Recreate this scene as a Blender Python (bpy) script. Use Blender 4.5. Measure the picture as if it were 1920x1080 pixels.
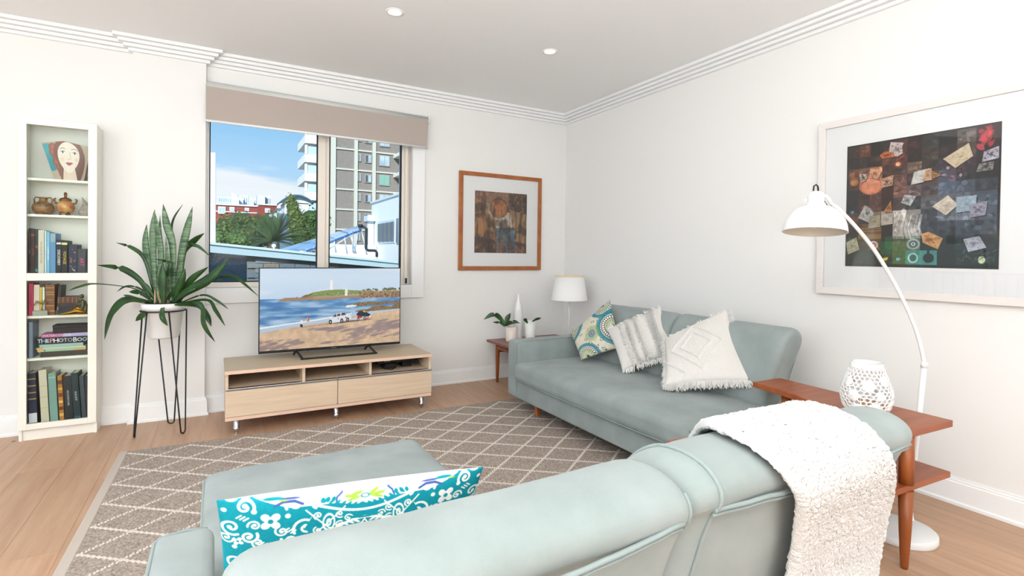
import bpy, bmesh, math, random
import numpy as np
from mathutils import Matrix, Vector, noise as mnoise
random.seed(7)
S = bpy.context.scene
for _o in list(bpy.data.objects): bpy.data.objects.remove(_o)
COL = S.collection
PI = math.pi

# ---------------------------------------------------------------- camera
cd = bpy.data.cameras.new('camera'); cam = bpy.data.objects.new('camera', cd); COL.objects.link(cam)
cam.matrix_world = Matrix(((0.866905, -0.004677, -0.498451, 0), (-0.498321, 0.01662, -0.866834, 0), (0.012338, 0.999851, 0.012077, 1.2), (0, 0, 0, 1)))
cd.sensor_width = 36; cd.sensor_fit = 'HORIZONTAL'; cd.lens = 18.40875
cd.shift_x = -0.00526; cd.shift_y = -0.02505; cd.clip_start = .03; cd.clip_end = 2000
S.camera = cam

# ---------------------------------------------------------------- world, sun, lamps, exposure
def lin(c):
    if isinstance(c, str):
        c = c.lstrip('#'); c = tuple(int(c[i:i+2], 16) for i in (0, 2, 4))
    if max(c) > 1.001: c = tuple(x/255 for x in c)
    return tuple((x/12.92 if x <= .04045 else ((x+.055)/1.055)**2.4) for x in c[:3])

W = bpy.data.worlds.new('sky'); S.world = W; W.use_nodes = True
nt = W.node_tree; nt.nodes.clear()
def N(nt, t, **k):
    n = nt.nodes.new(t)
    for a, b in k.items():
        if a == 'inp':
            for i, v in b.items(): n.inputs[i].default_value = v
        else: setattr(n, a, b)
    return n
def ramp(nt, pts, interp='LINEAR'):
    r = nt.nodes.new('ShaderNodeValToRGB'); e = r.color_ramp.elements; r.color_ramp.interpolation = interp
    while len(e) < len(pts): e.new(.5)
    for i, (p, c) in enumerate(pts):
        e[i].position = p; e[i].color = (*lin(c), 1) if not isinstance(c, (int, float)) else (c, c, c, 1)
    return r
tc = N(nt, 'ShaderNodeTexCoord'); sp = N(nt, 'ShaderNodeSeparateXYZ'); nt.links.new(tc.outputs['Generated'], sp.inputs[0])
grad = ramp(nt, [(0.0, '#e6f2fb'), (.07, '#c6e4fa'), (.20, '#a3d4f8'), (.45, '#7fbdf0'), (1, '#5f9fe2')])
nt.links.new(sp.outputs['Z'], grad.inputs[0])
mp = N(nt, 'ShaderNodeMapping'); mp.inputs['Scale'].default_value = (1, 1, 4.5); nt.links.new(tc.outputs['Generated'], mp.inputs[0])
nz = N(nt, 'ShaderNodeTexNoise', inp={'Scale': 3.1, 'Detail': 7, 'Roughness': .55}); nt.links.new(mp.outputs[0], nz.inputs['Vector'])
lowb = N(nt, 'ShaderNodeMapRange', inp={1: .20, 2: .06, 3: -.12, 4: .30}); nt.links.new(sp.outputs['Z'], lowb.inputs[0])
ad = N(nt, 'ShaderNodeMath', operation='ADD'); nt.links.new(nz.outputs[0], ad.inputs[0]); nt.links.new(lowb.outputs[0], ad.inputs[1])
cr = ramp(nt, [(.56, 0.0), (.68, 1.0)]); nt.links.new(ad.outputs[0], cr.inputs[0])
mx = N(nt, 'ShaderNodeMixRGB'); mx.inputs[2].default_value = (*lin('#f6f9fb'), 1)
nt.links.new(cr.outputs[0], mx.inputs[0]); nt.links.new(grad.outputs[0], mx.inputs[1])
bg = N(nt, 'ShaderNodeBackground', inp={'Strength': 1.0}); out = N(nt, 'ShaderNodeOutputWorld')
nt.links.new(mx.outputs[0], bg.inputs[0]); nt.links.new(bg.outputs[0], out.inputs[0])

def light(name, kind, loc, target, energy, color=(1, 1, 1), size=1, size_y=None, angle=None):
    d = bpy.data.lights.new(name, kind); d.energy = energy; d.color = color
    if kind == 'AREA':
        d.shape = 'RECTANGLE'; d.size = size; d.size_y = size_y or size
    if angle is not None: d.angle = angle
    o = bpy.data.objects.new(name, d); COL.objects.link(o); o.location = loc
    o.rotation_euler = (Vector(target)-Vector(loc)).to_track_quat('-Z', 'Y').to_euler()
    return o
light('sun', 'SUN', (-24, -26, 30), (3, 30, 0), 5.2, (1, .965, .90), angle=.01)
light('left_fill', 'AREA', (-3.05, .55, 1.5), (1, 1.6, 1.35), 56, (.905, .958, 1), 3.8, 2.1)  # unseen fill added inside the left wall, boosting the daylight from that side
light('rear_fill', 'AREA', (-.1, -2.9, 1.75), (.7, 3, 1.6), 36, (.905, .958, 1), 3.0, 1.6)  # unseen fill added in front of the solid rear wall
light('upward_fill', 'AREA', (-.8, -1.0, 1.0), (-.8, -.999, 2.67), 262, (.905, .958, 1), 1.4, 1.4)  # unseen upward fill added behind the camera to brighten the ceiling
light('overhead_fill', 'AREA', (.2, 2.3, 2.60), (.3, 2.8, 0), 15, (.95, .98, 1), 2.6, 2.4)  # fill lamp added just under the ceiling, standing in for bounced light
S.view_settings.view_transform = 'Standard'; S.view_settings.look = 'None'
S.view_settings.exposure = 0.0; S.view_settings.gamma = 1.0; S.view_settings.use_curve_mapping = False

# ---------------------------------------------------------------- materials
MATS = {}
def mat(name, col, rough=.6, met=0.0, spec=.5, var=None, vscale=8, vstretch=None, bump=0.0, bscale=60, bstretch=None, emit=None, es=1.0, coat=0.0, sheen=0.0, sub=None, attr=False, rnd=None, attr_emit=False, detail=4):
    if name in MATS: return MATS[name]
    m = bpy.data.materials.new(name); MATS[name] = m; m.use_nodes = True
    nt = m.node_tree; b = nt.nodes['Principled BSDF']
    c = (*lin(col), 1)
    b.inputs['Base Color'].default_value = c; b.inputs['Roughness'].default_value = rough
    b.inputs['Metallic'].default_value = met; b.inputs['Specular IOR Level'].default_value = spec
    b.inputs['Coat Weight'].default_value = coat; b.inputs['Coat Roughness'].default_value = .04
    if sheen: b.inputs['Sheen Weight'].default_value = sheen; b.inputs['Sheen Roughness'].default_value = .5
    tc = nt.nodes.new('ShaderNodeTexCoord')
    src = None
    def nz(scale, stretch, det=detail, off=False):
        mpn = nt.nodes.new('ShaderNodeMapping'); nt.links.new(tc.outputs['Object'], mpn.inputs[0])
        if stretch: mpn.inputs['Scale'].default_value = stretch
        if off:
            oi = nt.nodes.new('ShaderNodeObjectInfo'); mm = N(nt, 'ShaderNodeMath', operation='MULTIPLY', inp={1: 37.0})
            nt.links.new(oi.outputs['Random'], mm.inputs[0]); nt.links.new(mm.outputs[0], mpn.inputs['Location'])
        n = N(nt, 'ShaderNodeTexNoise', inp={'Scale': scale, 'Detail': det}); nt.links.new(mpn.outputs[0], n.inputs['Vector'])
        return n
    if attr or attr_emit:
        a = nt.nodes.new('ShaderNodeAttribute'); a.attribute_name = 'Col'; src = a.outputs['Color']
    if var:
        n = nz(vscale, vstretch, off=rnd is not None)
        r = ramp(nt, [(.3, 0.0), (.7, 1.0)]); nt.links.new(n.outputs[0], r.inputs[0])
        mxn = nt.nodes.new('ShaderNodeMixRGB'); mxn.inputs[1].default_value = c; mxn.inputs[2].default_value = (*lin(var), 1)
        if src: nt.links.new(src, mxn.inputs[1])
        nt.links.new(r.outputs[0], mxn.inputs[0]); src = mxn.outputs[0]
    if rnd:
        oi = nt.nodes.new('ShaderNodeObjectInfo'); mr = N(nt, 'ShaderNodeMapRange', inp={3: 1-rnd, 4: 1+rnd})
        nt.links.new(oi.outputs['Random'], mr.inputs[0])
        hs = N(nt, 'ShaderNodeHueSaturation'); nt.links.new(mr.outputs[0], hs.inputs['Value'])
        if src: nt.links.new(src, hs.inputs['Color'])
        else: hs.inputs['Color'].default_value = c
        src = hs.outputs[0]
    if attr_emit:
        nt.links.new(src, b.inputs['Emission Color']); b.inputs['Emission Strength'].default_value = es
        b.inputs['Base Color'].default_value = (0.01, .01, .01, 1)
    elif src: nt.links.new(src, b.inputs['Base Color'])
    if emit: b.inputs['Emission Color'].default_value = (*lin(emit), 1); b.inputs['Emission Strength'].default_value = es
    if bump:
        n = nz(bscale, bstretch, 3); bp = N(nt, 'ShaderNodeBump', inp={'Strength': bump, 'Distance': .004})
        nt.links.new(n.outputs[0], bp.inputs['Height']); nt.links.new(bp.outputs[0], b.inputs['Normal'])
    return m
def glass(name, tint='#ffffff', k=1.0, rough=0.0):
    m = bpy.data.materials.new(name); m.use_nodes = True; nt = m.node_tree; nt.nodes.clear()
    t = N(nt, 'ShaderNodeBsdfTransparent'); t.inputs[0].default_value = (*lin(tint), 1)
    g = N(nt, 'ShaderNodeBsdfGlossy', inp={'Roughness': rough}); f = N(nt, 'ShaderNodeFresnel', inp={'IOR': 1.5})
    ml = N(nt, 'ShaderNodeMath', operation='MULTIPLY', inp={1: k}); x = N(nt, 'ShaderNodeMixShader'); o = N(nt, 'ShaderNodeOutputMaterial')
    nt.links.new(f.outputs[0], ml.inputs[0]); nt.links.new(ml.outputs[0], x.inputs[0]); nt.links.new(t.outputs[0], x.inputs[1]); nt.links.new(g.outputs[0], x.inputs[2]); nt.links.new(x.outputs[0], o.inputs[0])
    return m
GLASS = glass('clear_glass', '#fbfefd', .22)
GLASSW = glass('window_glass', '#fafdff', .12)
GLASSP = glass('picture_glass', '#ffffff', .8)
wall_m = mat('wall_paint', '#eeedea', .75, spec=.25)
ceil_m = mat('ceiling_paint', '#f5f5f4', .85, spec=.2)
trim_m = mat('trim_paint', '#f4f4f3', .5, spec=.35)
cream_m = mat('cream_lacquer', '#f3efe4', .4)
winframe_m = mat('window_frame_cream', '#e9dfd2', .4)
black_m = mat('black_plastic', '#0c0c0e', .4)
gasket_m = mat('black_gasket', '#101214', .6)
board_m = mat('oak_floor', '#c4a083', .42, spec=.4, var='#b28c6e', vscale=4.5, vstretch=(7, .5, 1), rnd=.06, bump=.12, bscale=30, bstretch=(8, .5, 1), detail=8)
sofa_m = mat('sage_suede', '#99a2a0', .92, spec=.15, var='#88928f', vscale=6, bump=.22, bscale=800, sheen=.15)
sofa_dk = mat('sage_piping', '#8d9997', .9, spec=.15, sheen=.15, bump=.2, bscale=400)
teak_m = mat('teak', '#a4582c', .38, spec=.45, var='#8d4520', vscale=4, vstretch=(1, 7, 7), bump=.04, bscale=30, bstretch=(1, 9, 9), detail=7)
teak2_m = mat('teak_leg', '#9c5527', .38, spec=.45, var='#82401a', vscale=5, vstretch=(8, 8, 1), detail=7)
teak3_m = mat('walnut_top', '#8a5443', .35, spec=.45, var='#734233', vscale=5, vstretch=(1.2, 9, 4), detail=7)
ash_m = mat('pale_ash_laminate', '#dfc8ae', .5, spec=.4, var='#d3b99c', vscale=4, vstretch=(.8, 3, 12), detail=8)
ash_edge = mat('pale_ash_edge', '#e6c3ab', .45)
ash_top = mat('pale_ash_top', '#c9b698', .4, var='#bca888', vscale=4, vstretch=(.8, 14, 3), detail=8)
chrome_m = mat('brushed_steel', '#c9ccd0', .25, met=1)
white_m = mat('white_enamel', '#eeeeec', .35)
whitec_m = mat('white_ceramic', '#f1f1ef', .25, coat=.4)
blackmetal_m = mat('black_wire', '#0b0b0b', .45)

# ---------------------------------------------------------------- mesh builder
class MB:
    def __init__(s): s.v = []; s.f = []; s.sm = []
    def add(s, vs, fs, smooth=False):
        o = len(s.v); s.v += [tuple(p) for p in vs]; s.f += [tuple(i+o for i in f) for f in fs]; s.sm += [smooth]*len(fs); return s
    def box(s, a, b, M=None):
        x0, y0, z0 = a; x1, y1, z1 = b
        vs = [(x0,y0,z0),(x1,y0,z0),(x1,y1,z0),(x0,y1,z0),(x0,y0,z1),(x1,y0,z1),(x1,y1,z1),(x0,y1,z1)]
        if M is not None: vs = [tuple(M @ Vector(p)) for p in vs]
        return s.add(vs, [(0,3,2,1),(4,5,6,7),(0,1,5,4),(1,2,6,5),(2,3,7,6),(3,0,4,7)])
    def hexa(s, p):  # 8 arbitrary corners: bottom 4, top 4
        return s.add(p, [(0,3,2,1),(4,5,6,7),(0,1,5,4),(1,2,6,5),(2,3,7,6),(3,0,4,7)])
    def tube(s, pts, r, n=10, caps=True, flat=1.0):
        pts = [Vector(p) for p in pts]; m = len(pts); rs = r if isinstance(r, (list, tuple)) else [r]*m
        vs = []; up = None
        for i, p in enumerate(pts):
            t = (pts[min(i+1, m-1)]-pts[max(i-1, 0)]).normalized()
            if up is None:
                up = Vector((0, 0, 1)) if abs(t.z) < .9 else Vector((1, 0, 0))
            a = t.cross(up)
            if a.length < 1e-5: a = t.orthogonal()
            a.normalize(); b = a.cross(t).normalized(); up = b
            for k in range(n):
                q = 2*PI*k/n; vs.append(p+a*math.cos(q)*rs[i]+b*math.sin(q)*rs[i]*flat)
        fs = [(i*n+k, i*n+(k+1) % n, (i+1)*n+(k+1) % n, (i+1)*n+k) for i in range(m-1) for k in range(n)]
        s.add(vs, fs, True)
        if caps: s.f += [tuple(len(s.v)-m*n+k for k in range(n))[::-1], tuple(len(s.v)-n+k for k in range(n))]; s.sm += [False, False]
        return s
    def lathe(s, prof, c=(0, 0, 0), n=32, axis=None, close=False, sx=1.0, sy=1.0):
        vs = []
        for r, z in prof:
            for k in range(n):
                q = 2*PI*k/n; vs.append((c[0]+r*sx*math.cos(q), c[1]+r*sy*math.sin(q), c[2]+z))
        m = len(prof); fs = [(i*n+k, i*n+(k+1) % n, (i+1)*n+(k+1) % n, (i+1)*n+k) for i in range(m-1) for k in range(n)]
        s.add(vs, fs, True)
        if close: s.f += [tuple(len(s.v)-m*n+k for k in range(n))[::-1], tuple(len(s.v)-n+k for k in range(n))]; s.sm += [False, False]
        return s
    def prism(s, poly, z0, z1, M=None):
        n = len(poly); vs = [(x, y, z0) for x, y in poly]+[(x, y, z1) for x, y in poly]
        if M is not None: vs = [tuple(M @ Vector(p)) for p in vs]
        return s.add(vs, [tuple(range(n))[::-1], tuple(range(n, 2*n))]+[(i, (i+1) % n, n+(i+1) % n, n+i) for i in range(n)])
    def sweep(s, sections, close=True, caps=True, smooth=True):  # list of rings of equal length
        n = len(sections[0]); m = len(sections); vs = [p for r in sections for p in r]
        kk = n if close else n-1
        fs = [(i*n+k, i*n+(k+1) % n, (i+1)*n+(k+1) % n, (i+1)*n+k) for i in range(m-1) for k in range(kk)]
        s.add(vs, fs, smooth)
        if caps: s.f += [tuple(len(s.v)-m*n+k for k in range(n))[::-1], tuple(len(s.v)-n+k for k in range(n))]; s.sm += [smooth, smooth]
        return s
    def sphere(s, c, r, n=16, m=10, sc=(1, 1, 1)):
        prof = [(math.sin(PI*i/m), -math.cos(PI*i/m)) for i in range(m+1)]
        vs = []
        for a, z in prof:
            for k in range(n):
                q = 2*PI*k/n; vs.append((c[0]+r*sc[0]*a*math.cos(q), c[1]+r*sc[1]*a*math.sin(q), c[2]+r*sc[2]*z))
        fs = [(i*n+k, i*n+(k+1) % n, (i+1)*n+(k+1) % n, (i+1)*n+k) for i in range(m) for k in range(n)]
        return s.add(vs, fs, True)
def link(name, me, parent=None):
    o = bpy.data.objects.new(name, me); COL.objects.link(o)
    if parent: o.parent = parent
    return o
def invm(parent):
    if parent is None: return None
    M = Matrix.Identity(4); p = parent; chain = []
    while p: chain.append(p); p = p.parent
    for q in reversed(chain): M = M @ q.matrix_basis
    return M.inverted()
def obj(name, mb, m, parent=None, bevel=0, local=False, seg=2, wn=False):
    me = bpy.data.meshes.new(name); vs = mb.v
    if parent is not None and not local:
        I = invm(parent); vs = [tuple(I @ Vector(p)) for p in vs]
    me.from_pydata([tuple(p) for p in vs], [], mb.f); me.polygons.foreach_set('use_smooth', mb.sm)
    bm = bmesh.new(); bm.from_mesh(me); bmesh.ops.recalc_face_normals(bm, faces=bm.faces); bm.to_mesh(me); bm.free()
    me.materials.append(m); o = link(name, me, parent)
    if bevel:
        b = o.modifiers.new('bevel', 'BEVEL'); b.width = bevel; b.segments = seg; b.limit_method = 'ANGLE'; b.angle_limit = .6
    return o
def thing(name, label, cat, loc=(0, 0, 0), rz=0, group=None):
    o = bpy.data.objects.new(name, None); COL.objects.link(o); o.location = loc; o.rotation_euler = (0, 0, rz); o.empty_display_size = .1
    o['label'] = label; o['category'] = cat
    if group: o['group'] = group
    return o
def tag(o, label, cat, group=None):
    o['label'] = label; o['category'] = cat
    if group: o['group'] = group
    return o
def struct(name, mb, m, parent=None, bevel=0):
    o = obj(name, mb, m, parent, bevel)
    if parent is None: o['kind'] = 'structure'
    return o
def origin_to(o, loc):
    loc = Vector(loc); o.data.transform(Matrix.Translation(-loc)); o.location = o.location+loc; return o
def solo(name, mb, m, loc, label, cat, group=None, bevel=0):
    o = obj(name, mb, m, None, bevel); origin_to(o, loc); return tag(o, label, cat, group)
def gridmesh(name, P, m, parent=None, colors=None, smooth=True, close_u=False):
    """P: (nv,nu,3) numpy world points; colors (nv,nu,3) sRGB 0..1"""
    nv, nu = P.shape[:2]; V = P.reshape(-1, 3)
    if parent is not None:
        I = np.array(invm(parent)); V = V @ I[:3, :3].T+I[:3, 3]
    i = np.arange(nv-1)[:, None]*nu+np.arange(nu-1)[None, :]
    F = np.stack([i, i+1, i+nu+1, i+nu], -1).reshape(-1, 4)
    if close_u:
        j = np.arange(nv-1)*nu; F = np.concatenate([F, np.stack([j+nu-1, j, j+nu, j+2*nu-1], -1)])
    me = bpy.data.meshes.new(name); me.vertices.add(len(V)); me.vertices.foreach_set('co', V.astype(np.float32).ravel())
    me.loops.add(F.size); me.loops.foreach_set('vertex_index', F.astype(np.int32).ravel())
    me.polygons.add(len(F)); me.polygons.foreach_set('loop_start', np.arange(0, F.size, 4, dtype=np.int32))
    me.polygons.foreach_set('use_smooth', np.full(len(F), smooth))
    me.update(calc_edges=True)
    if colors is not None:
        c = np.clip(colors.reshape(-1, 3), 0, 1); c = np.where(c <= .04045, c/12.92, ((c+.055)/1.055)**2.4)
        at = me.color_attributes.new('Col', 'FLOAT_COLOR', 'POINT'); at.data.foreach_set('color', np.concatenate([c, np.ones((len(c), 1))], 1).astype(np.float32).ravel())
    me.validate(); me.materials.append(m)
    return link(name, me, parent)
def rbox(mb, c, h, r, n=10, bulge=(0, 0, 0), warp=None, rough=0.0, rs=6.0):
    """rounded, optionally puffed box; c centre, h half extents, r edge radius"""
    idx = {}; vs = []; fs = []
    hx, hy, hz = h
    def par(t, hh):   # denser near the edges
        return max(-hh, min(hh, t))
    ts = [-1+2*i/n for i in range(n+1)]
    def samp(hh):
        L = [-hh, -hh+r*.15, -hh+r*.4, -hh+r]; k = max(2, n-6); L += [(-hh+r)+(2*hh-2*r)*i/k for i in range(1, k)]; L += [hh-r, hh-r*.4, hh-r*.15, hh]; return L
    A = [samp(hx), samp(hy), samp(hz)]
    def vert(p):
        key = tuple(round(q, 6) for q in p)
        if key in idx: return idx[key]
        q = Vector((max(-hx+r, min(hx-r, p[0])), max(-hy+r, min(hy-r, p[1])), max(-hz+r, min(hz-r, p[2])))); d = Vector(p)-q
        if d.length > 1e-9: d = d.normalized()*r
        w = q+d; u = [w[0]/hx, w[1]/hy, w[2]/hz]
        e = [max(0, 1-t*t) for t in u]
        w = Vector((w[0]+bulge[0]*u[0]*e[1]*e[2], w[1]+bulge[1]*u[1]*e[0]*e[2], w[2]+bulge[2]*u[2]*(e[0]*e[1])**.7))
        w = w+Vector(c)
        if warp: w = Vector(warp(w))
        if rough: w = w+Vector((0, 0, 1))*mnoise.noise(w*rs)*rough
        idx[key] = len(vs); vs.append(tuple(w)); return idx[key]
    for ax in range(3):
        a1, a2 = (ax+1) % 3, (ax+2) % 3
        for sgn in (-1, 1):
            L1, L2 = A[a1], A[a2]
            for i in range(len(L1)-1):
                for j in range(len(L2)-1):
                    q = []
                    for (u, v) in ((L1[i], L2[j]), (L1[i+1], L2[j]), (L1[i+1], L2[j+1]), (L1[i], L2[j+1])):
                        p = [0, 0, 0]; p[ax] = sgn*h[ax]; p[a1] = u; p[a2] = v; q.append(vert(tuple(p)))
                    if len(set(q)) >= 3: fs.append(tuple(q if sgn > 0 else q[::-1]))
    return mb.add(vs, fs, True)
def text(s, size, M, m, parent, name='lettering', ext=.0006, align='CENTER', sx=1.0):
    cu = bpy.data.curves.new(name, 'FONT'); cu.body = s; cu.size = size; cu.extrude = ext; cu.align_x = align; cu.align_y = 'CENTER'; cu.resolution_u = 2
    o = bpy.data.objects.new(name, cu); COL.objects.link(o); dg = bpy.context.evaluated_depsgraph_get(); dg.update()
    me = bpy.data.meshes.new_from_object(o.evaluated_get(dg)); bpy.data.objects.remove(o)
    I = invm(parent) if parent else Matrix.Identity(4)
    me.transform(I @ M @ Matrix.Diagonal((sx, 1, 1, 1))); me.materials.clear(); me.materials.append(m); return link(name, me, parent)
def frameM(o, X_, Y_):
    X_ = Vector(X_).normalized(); Y_ = Vector(Y_).normalized(); Z_ = X_.cross(Y_)
    return Matrix(((X_.x, Y_.x, Z_.x, o[0]), (X_.y, Y_.y, Z_.y, o[1]), (X_.z, Y_.z, Z_.z, o[2]), (0, 0, 0, 1)))

# ---------------------------------------------------------------- canvas for flat prints and printed cloth (vectorised painting of vertex colours)
def c3(c): 
    if isinstance(c, str): c = c.lstrip('#'); return np.array([int(c[i:i+2], 16)/255 for i in (0, 2, 4)])
    return np.array(c, float)
class Cv:
    def __init__(s, w, h, bg):
        s.w, s.h = w, h; s.a = np.ones((h, w, 3))*c3(bg); s.Y, s.X = np.mgrid[0:h, 0:w].astype(float)
    def blend(s, mask, col, a=1.0):
        mk = (mask*a)[..., None]; s.a = s.a*(1-mk)+c3(col)*mk
    def sub(s, x0, y0, x1, y1):
        x0 = int(max(0, math.floor(x0))); y0 = int(max(0, math.floor(y0))); x1 = int(min(s.w, math.ceil(x1)+1)); y1 = int(min(s.h, math.ceil(y1)+1))
        return (slice(y0, y1), slice(x0, x1)) if x1 > x0 and y1 > y0 else None
    def put(s, sl, mk, col, a):
        mk = (np.clip(mk, 0, 1)*a)[..., None]; s.a[sl] = s.a[sl]*(1-mk)+c3(col)*mk
    def ell(s, cx, cy, rx, ry, col, a=1.0, rot=0.0, inner=None):
        R_ = max(rx, ry)+1; sl = s.sub(cx-R_, cy-R_, cx+R_, cy+R_)
        if sl is None: return
        x = s.X[sl]-cx; y = s.Y[sl]-cy; c, q = math.cos(rot), math.sin(rot); u = x*c+y*q; v = -x*q+y*c
        d = np.sqrt((u/rx)**2+(v/ry)**2); mk = np.clip((1-d)*min(rx, ry)+.5, 0, 1)
        if inner: mk = mk*np.clip((d-inner)*min(rx, ry)+.5, 0, 1)
        s.put(sl, mk, col, a)
    def poly(s, pts, col, a=1.0):
        xs = [p[0] for p in pts]; ys = [p[1] for p in pts]; sl = s.sub(min(xs), min(ys), max(xs), max(ys))
        if sl is None: return
        x = s.X[sl]; y = s.Y[sl]; ins = np.zeros(x.shape, bool); n = len(pts)
        for i in range(n):
            x1, y1 = pts[i]; x2, y2 = pts[(i+1) % n]
            if y1 == y2: continue
            ins ^= ((y1 > y) != (y2 > y)) & (x < (x2-x1)*(y-y1)/(y2-y1)+x1)
        s.put(sl, ins.astype(float), col, a)
    def line(s, pts, wd, col, a=1.0, w2=None):
        n = len(pts)
        for i in range(n-1):
            (x1, y1), (x2, y2) = pts[i], pts[i+1]; r0 = wd if w2 is None else wd+(w2-wd)*i/max(1, n-1); r = r0/2
            sl = s.sub(min(x1, x2)-r-1, min(y1, y2)-r-1, max(x1, x2)+r+1, max(y1, y2)+r+1)
            if sl is None: continue
            x = s.X[sl]; y = s.Y[sl]; dx, dy = x2-x1, y2-y1; L = dx*dx+dy*dy+1e-9
            t = np.clip(((x-x1)*dx+(y-y1)*dy)/L, 0, 1); d = np.hypot(x-x1-t*dx, y-y1-t*dy)
            s.put(sl, np.clip(r-d+.5, 0, 1), col, a)
    def rect(s, x0, y0, x1, y1, col, a=1.0):
        sl = s.sub(x0, y0, x1-1, y1-1)
        if sl is not None: s.a[sl] = s.a[sl]*(1-a)+c3(col)*a
    def noise(s, scale, amp, seed=0, sl=None, sx=1.0, sy=1.0, octs=3):
        rg = np.random.RandomState(seed); t = np.zeros((s.h, s.w))
        for o in range(octs):
            k = 2**o; gw = max(2, int(s.w/scale*k*sx)+2); gh = max(2, int(s.h/scale*k*sy)+2); g = rg.rand(gh, gw)-.5
            u = s.X/s.w*(gw-1.001); v = s.Y/s.h*(gh-1.001); i = v.astype(int); j = u.astype(int); fu = u-j; fv = v-i
            fu = fu*fu*(3-2*fu); fv = fv*fv*(3-2*fv)
            t += (g[i, j]*(1-fu)*(1-fv)+g[i, j+1]*fu*(1-fv)+g[i+1, j]*(1-fu)*fv+g[i+1, j+1]*fu*fv)/k
        if amp: 
            sl = sl or (slice(None), slice(None)); s.a[sl] = np.clip(s.a[sl]*(1+t[sl][..., None]*amp), 0, 1)
        return t
def canvas_plane(name, cv, tl, tr, bl, m, parent=None):
    tl, tr, bl = map(np.array, (tl, tr, bl)); u = np.linspace(0, 1, cv.w)[None, :, None]; v = np.linspace(0, 1, cv.h)[:, None, None]
    return gridmesh(name, tl+(tr-tl)*u+(bl-tl)*v, m, parent, cv.a, smooth=False)

# ================================================================ ROOM SHELL
XR, YB, XL, YR, ZC = 3.185, 4.543, -3.2, -3.3, 2.67
WX0, WX1, WZ0, WZ1 = -.064, 1.515, .93, 2.36
fl = struct('floor', MB().box((XL-.15, YR-.15, -.12), (XR+.15, YB+.15, -.0145)), mat('subfloor', '#6b5140', .8))
w_ = .19; k = 0; x = -3.195+.0
while x < XR-.01:
    x1 = min(x+w_, XR); y = YR+[0, .9, 1.5, .45, 1.2][k % 5]-1.85
    while y < YB-.01:
        y0 = max(y, YR); y1 = min(y+1.85, YB)
        if y1-y0 > .02: obj('floorboard', MB().box((x+.0003, y0+.0003, -.014), (x1-.0003, y1-.0003, 0)), board_m, fl, bevel=.0006, seg=1)
        y += 1.85
    x += w_; k += 1
_nt = board_m.node_tree; _b = _nt.nodes['Principled BSDF']; _src = _b.inputs['Base Color'].links[0].from_socket
_tc = _nt.nodes.new('ShaderNodeTexCoord'); _mp = _nt.nodes.new('ShaderNodeMapping'); _mp.inputs['Scale'].default_value = (1.0, .55, 1); _nt.links.new(_tc.outputs['Object'], _mp.inputs[0])
_vo = N(_nt, 'ShaderNodeTexVoronoi', inp={'Scale': 3.1}); _nt.links.new(_mp.outputs[0], _vo.inputs['Vector']); _r = ramp(_nt, [(.012, 1.0), (.045, 0.0)]); _nt.links.new(_vo.outputs['Distance'], _r.inputs[0])
_m2 = _nt.nodes.new('ShaderNodeMixRGB'); _m2.inputs[2].default_value = (*lin('#5f4a3c'), 1); _nt.links.new(_r.outputs[0], _m2.inputs[0]); _nt.links.new(_src, _m2.inputs[1]); _nt.links.new(_m2.outputs[0], _b.inputs['Base Color'])
struct('ceiling', MB().box((XL-.15, YR-.15, ZC), (XR+.15, YB+.15, ZC+.15)), ceil_m)
wb = MB(); T = .16
wb.box((XL-.15, YB, 0), (WX0, YB+T, ZC)); wb.box((WX1, YB, 0), (XR+.15, YB+T, ZC)); wb.box((WX0, YB, 0), (WX1, YB+T, WZ0)); wb.box((WX0, YB, WZ1), (WX1, YB+T, ZC))
struct('wall_back', wb, wall_m)
struct('wall_right', MB().box((XR, YR-.15, 0), (XR+.15, YB, ZC)), wall_m)
struct('wall_rear', MB().box((XL-.15, YR-.15, 0), (XR, YR, ZC)), wall_m)
LY0, LY1, LZ = 1.1, 4.2, 2.25
wl = MB(); wl.box((XL-.15, YR, 0), (XL, LY0, ZC)); wl.box((XL-.15, LY1, 0), (XL, YB, ZC)); wl.box((XL-.15, LY0, LZ), (XL, LY1, ZC))
struct('wall_left', wl, wall_m)
# pier beside the window
PX0, PX1, PY = -.505, -.071, 4.492
struct('wall_pier', MB().box((PX0, PY, 0), (PX1, YB+.01, ZC)), wall_m)
# stepped crown and skirting run along a path in plan
def run(pts, prof, name, m):
    """pts plan polyline with the room on its right hand side; prof (out,z) closed outline, swept with mitres"""
    mb = MB(); pts = [Vector(p) for p in pts]; secs = []
    for i, p in enumerate(pts):
        d0 = (pts[i]-pts[i-1]).normalized() if i > 0 else (pts[1]-pts[0]).normalized()
        d1 = (pts[i+1]-pts[i]).normalized() if i < len(pts)-1 else d0
        n0 = Vector((d0.y, -d0.x)); n1 = Vector((d1.y, -d1.x)); b = (n0+n1).normalized(); k = 1/max(.2, b.dot(n0))
        secs.append([(p.x+b.x*o*k, p.y+b.y*o*k, z) for o, z in prof])
    mb.sweep(secs, smooth=False); return struct(name, mb, m)
cs, ch = .026, .0225; z0 = ZC-4*ch
crown = [(-.005, z0)]
for i in range(4): crown += [(cs*(i+1), z0+ch*i), (cs*(i+1), z0+ch*(i+1)-.004), (cs*(i+1)-.006, z0+ch*(i+1)-.004), (cs*(i+1)-.006, z0+ch*(i+1))]
crown[-2:] = []; crown[-1] = (cs*4, ZC-.0005); crown += [(-.005, ZC-.0005)]
wallpath = [(XL, YB), (PX0, YB), (PX0, PY), (PX1, PY), (PX1, YB), (XR, YB), (XR, YR)]
run(wallpath, crown, 'trim_1', trim_m)
skirt = [(-.004, 0), (.026, 0), (.026, .014), (.018, .020), (.016, .108), (.011, .112), (.011, .120), (.007, .124), (.007, .132), (-.004, .132)]
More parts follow.
